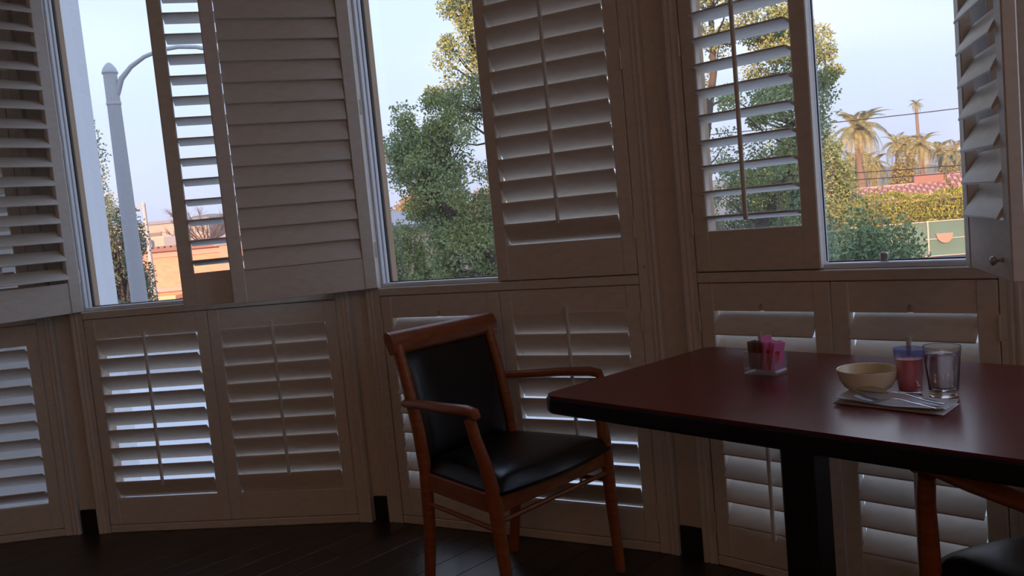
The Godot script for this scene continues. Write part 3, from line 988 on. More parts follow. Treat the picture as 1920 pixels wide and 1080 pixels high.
func packet(kind: String, base: Transform3D, p: Vector3, lean: float, tall: float, label: String, paper: String, print_: String, turned: float) -> void:
	var o := thing(kind + "_sweetener_packet", label, "packet", base * Transform3D(Basis(Vector3.UP, PI / 2 * turned) * Basis(Vector3.FORWARD, lean * 0.0) * Basis(Vector3.RIGHT, lean), p), kind + " sweetener packets")
	part("paper", boxm(Vector3(0.030, tall, 0.0016), 0.0005), paper, o, at(0, tall / 2, 0))
	part("print", boxm(Vector3(0.013, tall * 0.45, 0.0018), 0.0), print_, o, at(-0.004, tall * 0.48, 0))


func spoon(tip: Vector3, tail: Vector3) -> void:
	var ax := tail - tip
	var long := ax.length()
	var o := thing("spoon", "stainless steel spoon lying on the napkin beside the fork", "spoon", Transform3D(Basis.looking_at(-ax, Vector3.UP), tip))
	# local z runs from the bowl's tip to the handle's tail
	var bw := MB.new()
	var L := 0.060
	var c := 16
	var ring := []
	for i in c + 1:
		var u := float(i) / c
		var half := 0.0195 * pow(sin(PI * pow(u, 0.8)), 0.6) + (0.003 if u > 0.9 else 0.0005)
		var row := []
		for j in 9:
			var s := float(j) / 4.0 - 1.0
			row.append(Vector3(s * half, 0.012 + 0.004 * (1.0 - u) - 0.009 * (1 - s * s) * sin(PI * minf(u * 1.05, 1.0)) + 0.006 * u * (1 - u), u * L))
		ring.append(row)
	for i in c:
		for j in 8:
			bw.quad(ring[i][j], ring[i + 1][j], ring[i + 1][j + 1], ring[i][j + 1])
			var d := Vector3(0, -0.0012, 0)
			bw.quad(ring[i][j] + d, ring[i][j + 1] + d, ring[i + 1][j + 1] + d, ring[i + 1][j] + d)
	part("spoon_bowl", bw, "steel", o)
	var hd := MB.new()
	hd.tube([Vector3(0, 0.0115, L - 0.006), Vector3(0, 0.0140, L + 0.010), Vector3(0, 0.0120, L + 0.035), Vector3(0, 0.0050, long - 0.035), Vector3(0, 0.0010, long)], [0.0032, 0.0028, 0.0034, 0.0060, 0.0068], 10, 0.28, Vector3.RIGHT)
	part("handle", hd, "steel", o)


func fork(tip: Vector3, tail: Vector3) -> void:
	var ax := tail - tip
	var long := ax.length()
	var o := thing("fork", "stainless steel fork lying on the napkin beside the spoon", "fork", Transform3D(Basis.looking_at(-ax, Vector3.UP), tip))
	for k in 4:
		var b := MB.new()
		var x := (k - 1.5) * 0.0062
		b.tube([Vector3(x, 0.0090, 0), Vector3(x, 0.0040, 0.018), Vector3(x, 0.0020, 0.036)], [0.0010, 0.0018, 0.0021], 6, 0.6, Vector3.RIGHT)
		part("tine", b, "steel", o)
	var s := MB.new()
	s.tube([Vector3(0, 0.0020, 0.034), Vector3(0, 0.0022, 0.044), Vector3(0, 0.0050, 0.054), Vector3(0, 0.0095, 0.066), Vector3(0, 0.0100, 0.085), Vector3(0, 0.0055, long - 0.035), Vector3(0, 0.0010, long)], [0.0112, 0.0112, 0.0070, 0.0030, 0.0032, 0.0056, 0.0064], 10, 0.20, Vector3.RIGHT)
	part("handle", s, "steel", o)


# ------------------------------------------------------------------ outdoors
func clump(b: MB, p: Vector3, r: Vector3, count: int, size: float, ca: Color, cb: Color) -> void:
	# a tuft of leaves round p
	for k in count:
		var dir := Vector3(rng.randfn(), rng.randfn(), rng.randfn()).normalized()
		var q := p + dir * r * pow(rng.randf(), 0.45)
		var al := (dir * 0.7 + Vector3(rng.randfn(), rng.randfn() - 0.2, rng.randfn()) * 0.7).normalized()
		var ac := al.cross(Vector3(rng.randfn(), rng.randfn(), rng.randfn())).normalized()
		var s := size * rng.randf_range(0.7, 1.3)
		b.leaf(q, al * s, ac * s * 0.28, ca.lerp(cb, rng.randf()))


func shrub(called: String, label: String, category: String, p: Vector3, r: Vector3, tufts: int, count: int, size: float, ca: Color, cb: Color, group := "") -> Node3D:
	# a rounded bush: stems and one crown of leaf tufts; p is its foot on the ground, r its half extents above
	var o := thing(called, label, category, Transform3D(Basis.IDENTITY, p), group)
	var st := MB.new()
	var cr := MB.new()
	for k in tufts:
		var dir := Vector3(rng.randfn(), rng.randfn(), rng.randfn()).normalized()
		var q := Vector3(0, r.y, 0) + dir * r * rng.randf_range(0.35, 0.92)
		clump(cr, q, r * rng.randf_range(0.20, 0.34), count, size, ca, cb)
		if k % 3 == 0:
			st.tube([Vector3(rng.randf_range(-0.1, 0.1) * r.x, 0, rng.randf_range(-0.1, 0.1) * r.z), Vector3(q.x * 0.4, q.y * 0.55, q.z * 0.4), q], [0.045 * r.y, 0.025 * r.y, 0.008 * r.y], 5)
	part("stem", st, "bark", o)
	part("foliage", cr, "leaves", o)
	return o


func big_tree() -> void:
	var foot := Vector3(1.25, GROUND, -10.3)
	var o := thing("leafy_tree", "tall leafy tree close outside the windows with a bluish green ragged crown", "tree", Transform3D(Basis.IDENTITY, foot))
	var outline := PackedVector2Array([Vector2(-0.22, 4.22), Vector2(-0.56, 3.40), Vector2(-0.53, 3.14), Vector2(-0.68, 2.78), Vector2(-0.80, 2.53), Vector2(-0.89, 2.31), Vector2(-0.92, 2.57), Vector2(-1.12, 2.56), Vector2(-1.24, 2.14), Vector2(-1.27, 1.79), Vector2(-1.15, 1.54), Vector2(-1.09, 1.30), Vector2(-0.89, 1.05), Vector2(-0.95, 0.48), Vector2(-0.21, 0.35), Vector2(0.82, 0.17), Vector2(1.99, 0.60), Vector2(3.37, 0.65), Vector2(3.52, 1.29), Vector2(3.68, 1.97), Vector2(3.84, 2.42), Vector2(3.80, 2.66), Vector2(3.68, 2.95), Vector2(3.56, 3.19), Vector2(3.16, 3.68), Vector2(2.06, 4.57), Vector2(0.66, 4.92)])
	var trunk := MB.new()
	var fork_at := Vector3(0.0, 3.6, 0.1)
	trunk.tube([Vector3.ZERO, Vector3(0.08, 1.4, 0.02), Vector3(0.02, 2.7, 0.06), fork_at], [0.24, 0.19, 0.17, 0.15], 10)
	part("trunk", trunk, "bark", o)
	# main limbs, in world height
	var limbs := []
	for l in [
		[fork_at, Vector3(-0.75, 4.55, 0.5), Vector3(-1.42, 5.02, 0.8), Vector3(-1.85, 5.55, 0.9), Vector3(-2.0, 5.9, 0.85)],
		[fork_at, Vector3(-0.45, 4.9, 0.2), Vector3(-0.95, 5.7, 0.3), Vector3(-1.3, 6.7, 0.4), Vector3(-1.5, 7.8, 0.3)],
		[fork_at, Vector3(0.1, 5.0, -0.2), Vector3(-0.15, 6.4, -0.2), Vector3(0.0, 7.6, 0.0), Vector3(-0.1, 8.8, 0.1)],
		[fork_at, Vector3(0.7, 4.8, 0.1), Vector3(1.1, 5.8, 0.2), Vector3(1.3, 6.9, 0.3), Vector3(1.35, 8.0, 0.2)],
		[fork_at, Vector3(0.9, 4.4, 0.5), Vector3(1.65, 5.15, 0.8), Vector3(2.0, 5.9, 0.8), Vector3(2.25, 6.8, 0.7), Vector3(2.3, 7.4, 0.6)],
		[fork_at, Vector3(0.6, 4.3, 0.9), Vector3(1.0, 4.7, 1.3), Vector3(1.6, 5.0, 1.5)]]:
		var b := MB.new()
		b.tube(l, [0.12, 0.085, 0.06, 0.04, 0.024, 0.014], 8)
		part("limb", b, "bark", o)
		limbs.append(l)
	# tufts of leaves fill the outline, each on a twig from the nearest limb
	var crown := MB.new()
	var twigs := MB.new()
	var made := 0
	while made < 520:
		var q := Vector2(rng.randf_range(-1.3, 3.9), rng.randf_range(0.1, 4.9))
		if made < 60: q = Vector2(rng.randf_range(-1.28, -0.45), rng.randf_range(1.2, 2.6))
		elif made < 100: q = Vector2(rng.randf_range(3.1, 3.85), rng.randf_range(1.2, 3.1))
		elif made < 140: q = Vector2(rng.randf_range(-1.0, 0.0), rng.randf_range(0.35, 1.2))
		if not Geometry2D.is_point_in_polygon(q, outline):
			continue
		var rr := rng.randf_range(0.10, 0.22)
		var near_edge := 9.0
		for k in outline.size():
			near_edge = minf(near_edge, Geometry2D.get_closest_point_to_segment(q, outline[k], outline[(k + 1) % outline.size()]).distance_to(q))
		if near_edge < rr * 0.5 or (near_edge > 0.9 and rng.randf() < 0.45):
			continue
		made += 1
		var deep := rng.randf_range(-1.0, 1.0) * clampf(0.12 + near_edge, 0.12, 1.5)
		# the outline was taken at 9.5 m; keep the same size of crown at its own depth
		var p := Vector3(q.x, q.y, -9.6 - deep) - foot
		var warm := rng.randf()
		clump(crown, p, Vector3(rr, rr * 0.85, rr), 300, 0.036, Color(0.18, 0.25, 0.11).lerp(Color(0.24, 0.29, 0.09), warm), Color(0.31, 0.39, 0.18).lerp(Color(0.41, 0.43, 0.14), warm))
		var best: Vector3 = fork_at
		for l in limbs:
			for k in range(1, l.size()):
				for u in [0.3, 0.65, 1.0]:
					var s: Vector3 = l[k - 1].lerp(l[k], u)
					if s.y < p.y and s.distance_to(p) < best.distance_to(p): best = s
		var mid := best.lerp(p, 0.5) + Vector3(0, -0.06, 0)
		twigs.tube([best, mid, p], [0.016, 0.010, 0.004], 5)
	part("twigs", twigs, "bark", o)
	part("foliage", crown, "leaves", o)


func tree(called: String, label: String, p: Vector3, tall: float, crown: Vector3, tufts: int, count: int, size: float, ca: Color, cb: Color, group := "", lift := 0.0) -> Node3D:
	# a tree with trunk, limbs and a tufted crown whose middle stands at (tall - crown.y)
	var o := thing(called, label, "tree", Transform3D(Basis.IDENTITY, p), group)
	var c := Vector3(0, tall - crown.y + lift, 0)
	var tk := MB.new()
	tk.tube([Vector3.ZERO, Vector3(0.03 * tall, c.y * 0.5, 0), Vector3(0, c.y * 0.9, 0), c + Vector3(0, crown.y * 0.5, 0)], [0.030 * tall, 0.022 * tall, 0.015 * tall, 0.006 * tall], 8)
	part("trunk", tk, "bark", o)
	var lb := MB.new()
	var cr := MB.new()
	for k in tufts:
		var dir := Vector3(rng.randfn(), rng.randfn(), rng.randfn()).normalized()
		var q := c + dir * crown * rng.randf_range(0.45, 0.95)
		clump(cr, q, crown * rng.randf_range(0.16, 0.28), count, size, ca, cb)
		if k % 2 == 0:
			var s := c + Vector3(0, -crown.y * 0.5, 0)
			lb.tube([s, s.lerp(q, 0.5) + Vector3(0, -0.02 * tall, 0), q], [0.010 * tall, 0.006 * tall, 0.002 * tall], 5)
	part("branches", lb, "bark", o)
	part("foliage", cr, "leaves", o)
	return o


func frond_mesh(long: float, droop: float, width: float, ca: Color, cb: Color) -> MB:
	# a feather palm leaf arching along +x
	var b := MB.new()
	var n := 34
	var prev := Vector3.ZERO
	for k in n:
		var u := float(k + 1) / n
		var p := Vector3(long * u * (1.0 - 0.22 * u * droop), long * (0.55 * u - (0.55 + droop * 0.55) * u * u), 0)
		var d := (p - prev).normalized()
		var lw := width * sin(PI * clampf(0.12 + u * 0.88, 0, 1)) + 0.08
		for s in [-1.0, 1.0]:
			for m in 3:
				var al := (d * 0.55 + Vector3(0, -0.45, s * (0.8 + 0.3 * m))).normalized() * lw * rng.randf_range(0.85, 1.1)
				b.leaf(prev.lerp(p, m * 0.33), al, (d + Vector3(0, rng.randfn() * 0.4, rng.randfn() * 0.4)) * 0.0075 * long, ca.lerp(cb, rng.randf()))
		b.leaf(prev, (p - prev) * 1.9, Vector3(0, 0.4, 1.0) * 0.005 * long * (1.2 - u), cb)
		prev = p
	return b


func palm(label: String, p: Vector3, tall: float, trunk: float, frond: float, num: int, seed_: int, group := "palm trees beyond the hedge", ca := Color(0.22, 0.25, 0.11), cb := Color(0.44, 0.43, 0.18)) -> void:
	var o := thing("palm_tree", label, "palm tree", Transform3D(Basis.IDENTITY, p), group)
	rng.seed = seed_
	var b := MB.new()
	b.tube([Vector3.ZERO, Vector3(0.01 * tall, tall * 0.5, 0), Vector3(0, tall, 0)], [trunk * 1.2, trunk, trunk * 0.8], 8)
	part("trunk", b, "palm_bark", o)
	var kinds := []
	for k in 3:
		var key := "frond%.2f_%d_%.2f" % [frond, k, ca.r]
		if not shared.has(key): shared[key] = frond_mesh(frond, [0.7, 1.2, 1.8][k], frond * 0.20, ca, cb).mesh()
		kinds.append(shared[key])
	for k in num:
		var up := float(k) / num
		var yaw := k * 2.4 + rng.randf_range(-0.3, 0.3)
		var kind := 0 if up > 0.72 else (1 if up > 0.35 else 2)
		var lift := 0.9 if up > 0.72 else (0.35 if up > 0.35 else -0.15)
		part("frond", kinds[kind], "leaves", o, Transform3D(Basis(Vector3.UP, yaw) * Basis(Vector3.BACK, lift + rng.randf_range(-0.15, 0.2)), Vector3(0, tall, 0)))


func street_lamp(label: String, p: Vector3, tall: float, r0: float, r1: float, arm: Array, material: String) -> void:
	var o := thing("street_lamp", label, "street lamp", Transform3D(Basis.IDENTITY, p))
	var b := MB.new()
	b.tube([Vector3.ZERO, Vector3(0, tall, 0)], [r0, r1], 16)
	part("pole", b, material, o)
	b = MB.new()
	b.lathe([Vector2(r1 * 1.12, tall - 5.0 * r1), Vector2(r1 * 1.14, tall - 4.6 * r1), Vector2(r1 * 1.04, tall - 4.5 * r1), Vector2(r1 * 1.04, tall - 0.2 * r1), Vector2(r1 * 1.22, tall - 0.1 * r1), Vector2(r1 * 1.22, tall + 0.1 * r1), Vector2(r1 * 0.95, tall + 0.8 * r1), Vector2(r1 * 0.45, tall + 1.45 * r1), Vector2(0.0, tall + 1.7 * r1)], 16)
	part("pole_cap", b, "lamp_grey", o)
	b = MB.new()
	b.tube(arm, [r1 * 0.55, r1 * 0.42, r1 * 0.36, r1 * 0.32], 8)
	part("arm", b, "lamp_grey", o)
	var e: Vector3 = arm[-1]
	var d: Vector3 = (arm[-1] - arm[-2]).normalized()
	b = MB.new()
	b.tube([e, e + d * 0.12, e + d * 0.40, e + d * 0.62], [0.05, 0.12, 0.15, 0.05], 10, 0.5, Vector3.UP.cross(d))
	part("lamp_head", b, "lamp_grey", o)


func outdoors() -> void:
	var g := struct("ground", "grey asphalt street and yards below the windows", "ground")
	part("street", boxm(Vector3(900, 0.4, 900)), "asphalt", g, at(0, GROUND - 0.2, -380))
	# white flat roof of the storey below, just outside the windows, and the white pier beside the first panes
	var terrace := struct("terrace_roof", "white flat roof outside, below the windows", "roof")
	var tb := MB.new()
	tb.prism(to_xz(PackedVector2Array([Vector2(-3.1, 3.52), Vector2(-1.85, 3.62), Vector2(-0.6, 3.42), Vector2(0.55, 2.77), Vector2(1.25, 2.07), Vector2(1.92, 0.86), Vector2(2.18, -0.36), Vector2(2.16, -1.62), Vector2(5.6, -1.6), Vector2(5.0, 2.6), Vector2(4.6, 5.4), Vector2(3.2, 7.2), Vector2(1.2, 8.0), Vector2(-0.2, 9.2), Vector2(-8.0, 9.2), Vector2(-8.0, 3.52)])), -0.5, -0.16)
	part("roof_deck", tb, "roof_white", terrace)
	for e in [[Vector2(-8.0, 9.2), Vector2(-0.2, 9.2)], [Vector2(-0.2, 9.2), Vector2(1.2, 8.0)], [Vector2(1.2, 8.0), Vector2(3.2, 7.2)], [Vector2(3.2, 7.2), Vector2(4.6, 5.4)]]:
		var m: Vector2 = (e[0] + e[1]) / 2
		part("parapet", boxm(Vector3(e[0].distance_to(e[1]) + 0.1, 0.46, 0.14), 0.01), "roof_white", terrace, spot(m.x, 0.06, m.y, (e[1] - e[0]).angle()))
	var pier := struct("wall_pier", "white stucco pier standing outside the first window corner", "wall", spot(-2.31, 0, 4.0))
	part("pier_shaft", boxm(Vector3(0.56, 4.0, 0.4), 0.004), "stucco_white", pier, at(0, 1.2, -0.2))
	big_tree()
	street_lamp("large speckled concrete street lamp close outside with a curved arm", Vector3(-6.33, GROUND, -14.5), 8.45, 0.175, 0.105, [Vector3(0.07, 8.10, 0), Vector3(0.18, 8.34, 0), Vector3(0.36, 8.52, 0), Vector3(0.60, 8.66, 0), Vector3(0.88, 8.745, 0), Vector3(1.18, 8.77, 0), Vector3(1.48, 8.74, 0), Vector3(1.80, 8.65, 0), Vector3(2.3, 8.46, 0)], "speckled_concrete")
	street_lamp("slim grey street lamp across the street in front of the peach building", Vector3(-16.7, GROUND, -40.0), 7.6, 0.14, 0.08, [Vector3(-0.08, 7.45, 0), Vector3(-0.5, 7.75, 0), Vector3(-1.0, 8.0, 0), Vector3(-1.4, 8.08, 0)], "lamp_grey")
	left_view()
	middle_view()
	right_view()


func left_view() -> void:
	var dk := Color(0.13, 0.18, 0.11)
	var lt := Color(0.25, 0.30, 0.17)
	tree("street_tree", "tall dark green tree beyond the speckled street lamp", Vector3(-10.25, GROUND, -22.5), 7.1, Vector3(0.98, 2.4, 0.9), 110, 220, 0.075, dk, lt, "trees across the street")
	tree("street_tree", "tree just showing its twigs past the white pier", Vector3(-12.6, GROUND, -25.5), 10.2, Vector3(1.05, 2.6, 1.2), 60, 160, 0.085, dk, lt, "trees across the street")
	shrub("street_bush", "leafy bush at the foot of the slim street lamp", "bush", Vector3(-13.9, GROUND, -30.0), Vector3(1.25, 2.15, 1.2), 70, 200, 0.09, Color(0.10, 0.13, 0.05), Color(0.20, 0.22, 0.09))
	shrub("hedge_bush", "sunlit yellow green bush before the peach building", "bush", Vector3(-17.6, GROUND, -44.0), Vector3(2.4, 1.35, 1.2), 30, 90, 0.15, Color(0.20, 0.22, 0.05), Color(0.36, 0.34, 0.08))
	# peach building with tiled cornice, awning and shop front
	var o := thing("peach_building", "long peach stucco building with a red tiled cornice and awning", "building", spot(-21.0, GROUND, 51.0, 0.0))
	part("wall", boxm(Vector3(22, 5.35, 10)), "pink_stucco", o, at(0, 2.675, -5))
	part("cornice", boxm(Vector3(22.4, 0.22, 0.5), 0.04), "terracotta", o, at(0, 5.42, 0.1))
	part("band", boxm(Vector3(22.1, 0.30, 0.12), 0.02), "terracotta_pale", o, at(0, 5.12, 0.04))
	for k in 60:
		part("cornice_tile", boxm(Vector3(0.24, 0.14, 0.34), 0.03), "terracotta", o, at(-10.9 + k * 0.37, 5.58, 0.10))
	part("ledge", boxm(Vector3(22.2, 0.26, 0.35), 0.03), "terracotta_pale", o, at(0, 3.05, 0.15))
	part("awning", boxm(Vector3(9.0, 0.24, 1.5), 0.02), "cream_awning", o, at(-3.0, 2.62, 0.75))
	part("shop_front", boxm(Vector3(9.0, 2.4, 0.1)), "dark_glass", o, at(-3.0, 1.25, 0.02))
	for k in 4:
		part("column", boxm(Vector3(0.34, 2.5, 0.34), 0.02), "pink_stucco", o, at(-6.6 + k * 2.5, 1.25, 1.2))
	for k in 7:
		part("roof_unit", boxm(Vector3(0.8 + 0.3 * (k % 3), 0.7 + 0.2 * (k % 2), 0.8), 0.03), "warehouse" if k % 2 else "grey_roof", o, at(-8.5 + k * 1.35, 5.9, -4.0 - (k % 3)))
	# pale warehouse behind, with a hipped roof and bare trees
	o = thing("warehouse", "pale grey warehouse standing behind the peach building", "building", spot(-44.0, GROUND, 104.0, 0.05))
	part("wall", boxm(Vector3(16, 8.6, 10)), "warehouse", o, at(0, 4.3, -5))
	part("roof_edge", boxm(Vector3(16.4, 0.4, 10.4), 0.05), "grey_roof", o, at(0, 8.7, -5))
	for k in 4:
		var wn := part("window", boxm(Vector3(1.9, 1.3, 0.2)), "dark_glass", o, at(-5.5 + k * 3.4, 6.9, 0.0))
		part("window_frame", boxm(Vector3(2.1, 0.16, 0.3)), "warehouse", wn, at(0, -0.7, 0.05))
	o = thing("gabled_house", "house with a pale sloping roof behind the peach building", "house", spot(-19.5, GROUND, 74.0, -0.1))
	part("wall", boxm(Vector3(12, 5.5, 8)), "tan_stucco", o, at(0, 2.75, -4))
	var rf := MB.new()
	rf.prism(PackedVector2Array([Vector2(-6.6, 5.4), Vector2(6.6, 5.4), Vector2(0.0, 8.4)]), 0.0, 9.0, Transform3D(Basis(Vector3.RIGHT, Vector3.BACK, Vector3.UP), Vector3(0, 0, -8.5)))
	part("roof", rf, "grey_roof", o)
	for k in 2:
		bare_tree(Vector3(-33.0 + k * 10.5, GROUND, -94.0 - k * 1.0), 11.2 + k * 0.6, 100 + k)
	hill("far_hill", "hazy grey hill on the horizon behind the warehouse", Vector3(-95, GROUND, -330), 120.0, 19.0, "hill_soil")
	utility_pole()


func bare_tree(p: Vector3, tall: float, seed_: int) -> void:
	var o := thing("bare_tree", "leafless brown tree behind the peach building's roof", "tree", Transform3D(Basis.IDENTITY, p), "bare trees behind the peach building")
	rng.seed = seed_
	var tk := MB.new()
	tk.tube([Vector3.ZERO, Vector3(0, tall * 0.45, 0)], [0.22, 0.16], 7)
	part("trunk", tk, "twig", o)
	var b := MB.new()
	for k in 16:
		var yaw := k * 2.4
		var d := Vector3(cos(yaw), rng.randf_range(0.7, 1.8), sin(yaw)).normalized()
		var s := Vector3(0, tall * rng.randf_range(0.30, 0.5), 0)
		var e := s + d * tall * rng.randf_range(0.38, 0.52)
		b.tube([s, s.lerp(e, 0.5) + Vector3(0, 0.1, 0), e], [0.09, 0.05, 0.015], 4)
		for m in 64:
			var u := rng.randf_range(0.35, 1.0)
			var f := s.lerp(e, u)
			var dd := (d + Vector3(rng.randfn(), rng.randfn() + 0.4, rng.randfn()) * 0.55).normalized()
			b.tube([f, f + dd * rng.randf_range(0.5, 1.3)], [0.022, 0.006], 3)
	part("twigs", b, "twig", o)


func utility_pole() -> void:
	var o := thing("utility_pole", "thin utility pole with a crossarm behind the slim street lamp", "pole", Transform3D(Basis.IDENTITY, Vector3(-29.2, GROUND, -66.0)))
	var b := MB.new()
	b.tube([Vector3.ZERO, Vector3(0, 9.4, 0)], [0.16, 0.11], 8)
	part("pole", b, "bark", o)
	part("crossarm", boxm(Vector3(2.6, 0.14, 0.12), 0.01), "bark", o, at(0, 8.6, 0))


func hill(called: String, label: String, p: Vector3, wide: float, tall: float, material: String) -> void:
	var o := struct(called, label, "hill", Transform3D(Basis.IDENTITY, p))
	var f := FastNoiseLite.new()
	f.seed = 5
	f.frequency = 0.02
	var b := MB.new()
	var n := 40
	var rows := []
	for j in 5:
		var row := []
		for i in n + 1:
			var u := float(i) / n
			var ridge := tall * pow(sin(PI * u), 0.7) * (0.85 + 0.3 * f.get_noise_1d(u * 300.0))
			row.append(Vector3((u - 0.5) * 2.0 * wide, ridge * [0.0, 0.55, 1.0, 0.55, 0.0][j], (2 - j) * tall * 1.2))
		rows.append(row)
	for j in 4:
		for i in n:
			b.quad(rows[j][i], rows[j][i + 1], rows[j + 1][i + 1], rows[j + 1][i])
	part("slope", b, material, o)


func middle_view() -> void:
	tree("young_tree", "young yellow green tree standing in front of the beige building", Vector3(-2.45, GROUND, -18.5), 5.55, Vector3(0.95, 1.35, 0.9), 70, 200, 0.07, Color(0.13, 0.19, 0.05), Color(0.26, 0.30, 0.07), "")
	var o := thing("beige_building", "beige building with grey sloping roof and brick red trim behind the trees", "building", spot(-4.3, GROUND, 41.5, 1.31))
	part("wall", boxm(Vector3(15, 5.4, 6)), "tan_stucco", o, at(0, 2.7, -3.0))
	part("trim_band", boxm(Vector3(15.2, 0.34, 0.3), 0.03), "terracotta", o, at(0, 5.35, 0.05))
	var rf := MB.new()
	rf.prism(PackedVector2Array([Vector2(0.3, 5.4), Vector2(0.3, 5.55), Vector2(-3.0, 6.35), Vector2(-6.2, 5.55), Vector2(-6.2, 5.4)]), -7.6, 7.6, Transform3D(Basis(Vector3.BACK, Vector3.RIGHT, Vector3.UP).orthonormalized(), Vector3.ZERO))
	part("roof", rf, "grey_roof", o)
	for k in 3:
		var d := part("door", boxm(Vector3(1.1, 2.2, 0.12), 0.01), "dark_glass", o, at(-5.0 + k * 4.2, 1.1, 0.04))
		part("door_frame", boxm(Vector3(1.3, 0.12, 0.2)), "warehouse", d, at(0, 1.16, 0.0))
	for k in 6:
		tree("golden_tree", "sunlit golden brown tree standing behind the beige building", Vector3(-11.5 + k * 2.6, GROUND, -70.0 - (k % 2) * 4.0), 7.6 + (k % 3) * 0.9, Vector3(1.9, 2.6, 1.6), 34, 70, 0.30, Color(0.26, 0.19, 0.06), Color(0.42, 0.30, 0.09), "golden trees behind the beige building")
	for k in 3:
		var t := thing("cypress", "slim dark cypress showing through the leafy tree's branches", "tree", Transform3D(Basis.IDENTITY, Vector3(-5.4 + k * 2.3, GROUND, -62.0)), "cypresses behind the leafy tree")
		var tk := MB.new()
		tk.tube([Vector3.ZERO, Vector3(0, 3.0, 0)], [0.15, 0.12], 6)
		part("trunk", tk, "bark", t)
		var cr := MB.new()
		for m in 26:
			var u := m / 26.0
			clump(cr, Vector3(rng.randf_range(-0.15, 0.15), 1.0 + u * 8.0, rng.randf_range(-0.15, 0.15)), Vector3(1, 0.8, 1) * (0.65 * (1.0 - u * u) + 0.1), 60, 0.22, Color(0.06, 0.09, 0.04), Color(0.13, 0.16, 0.06))
		part("foliage", cr, "leaves", t)


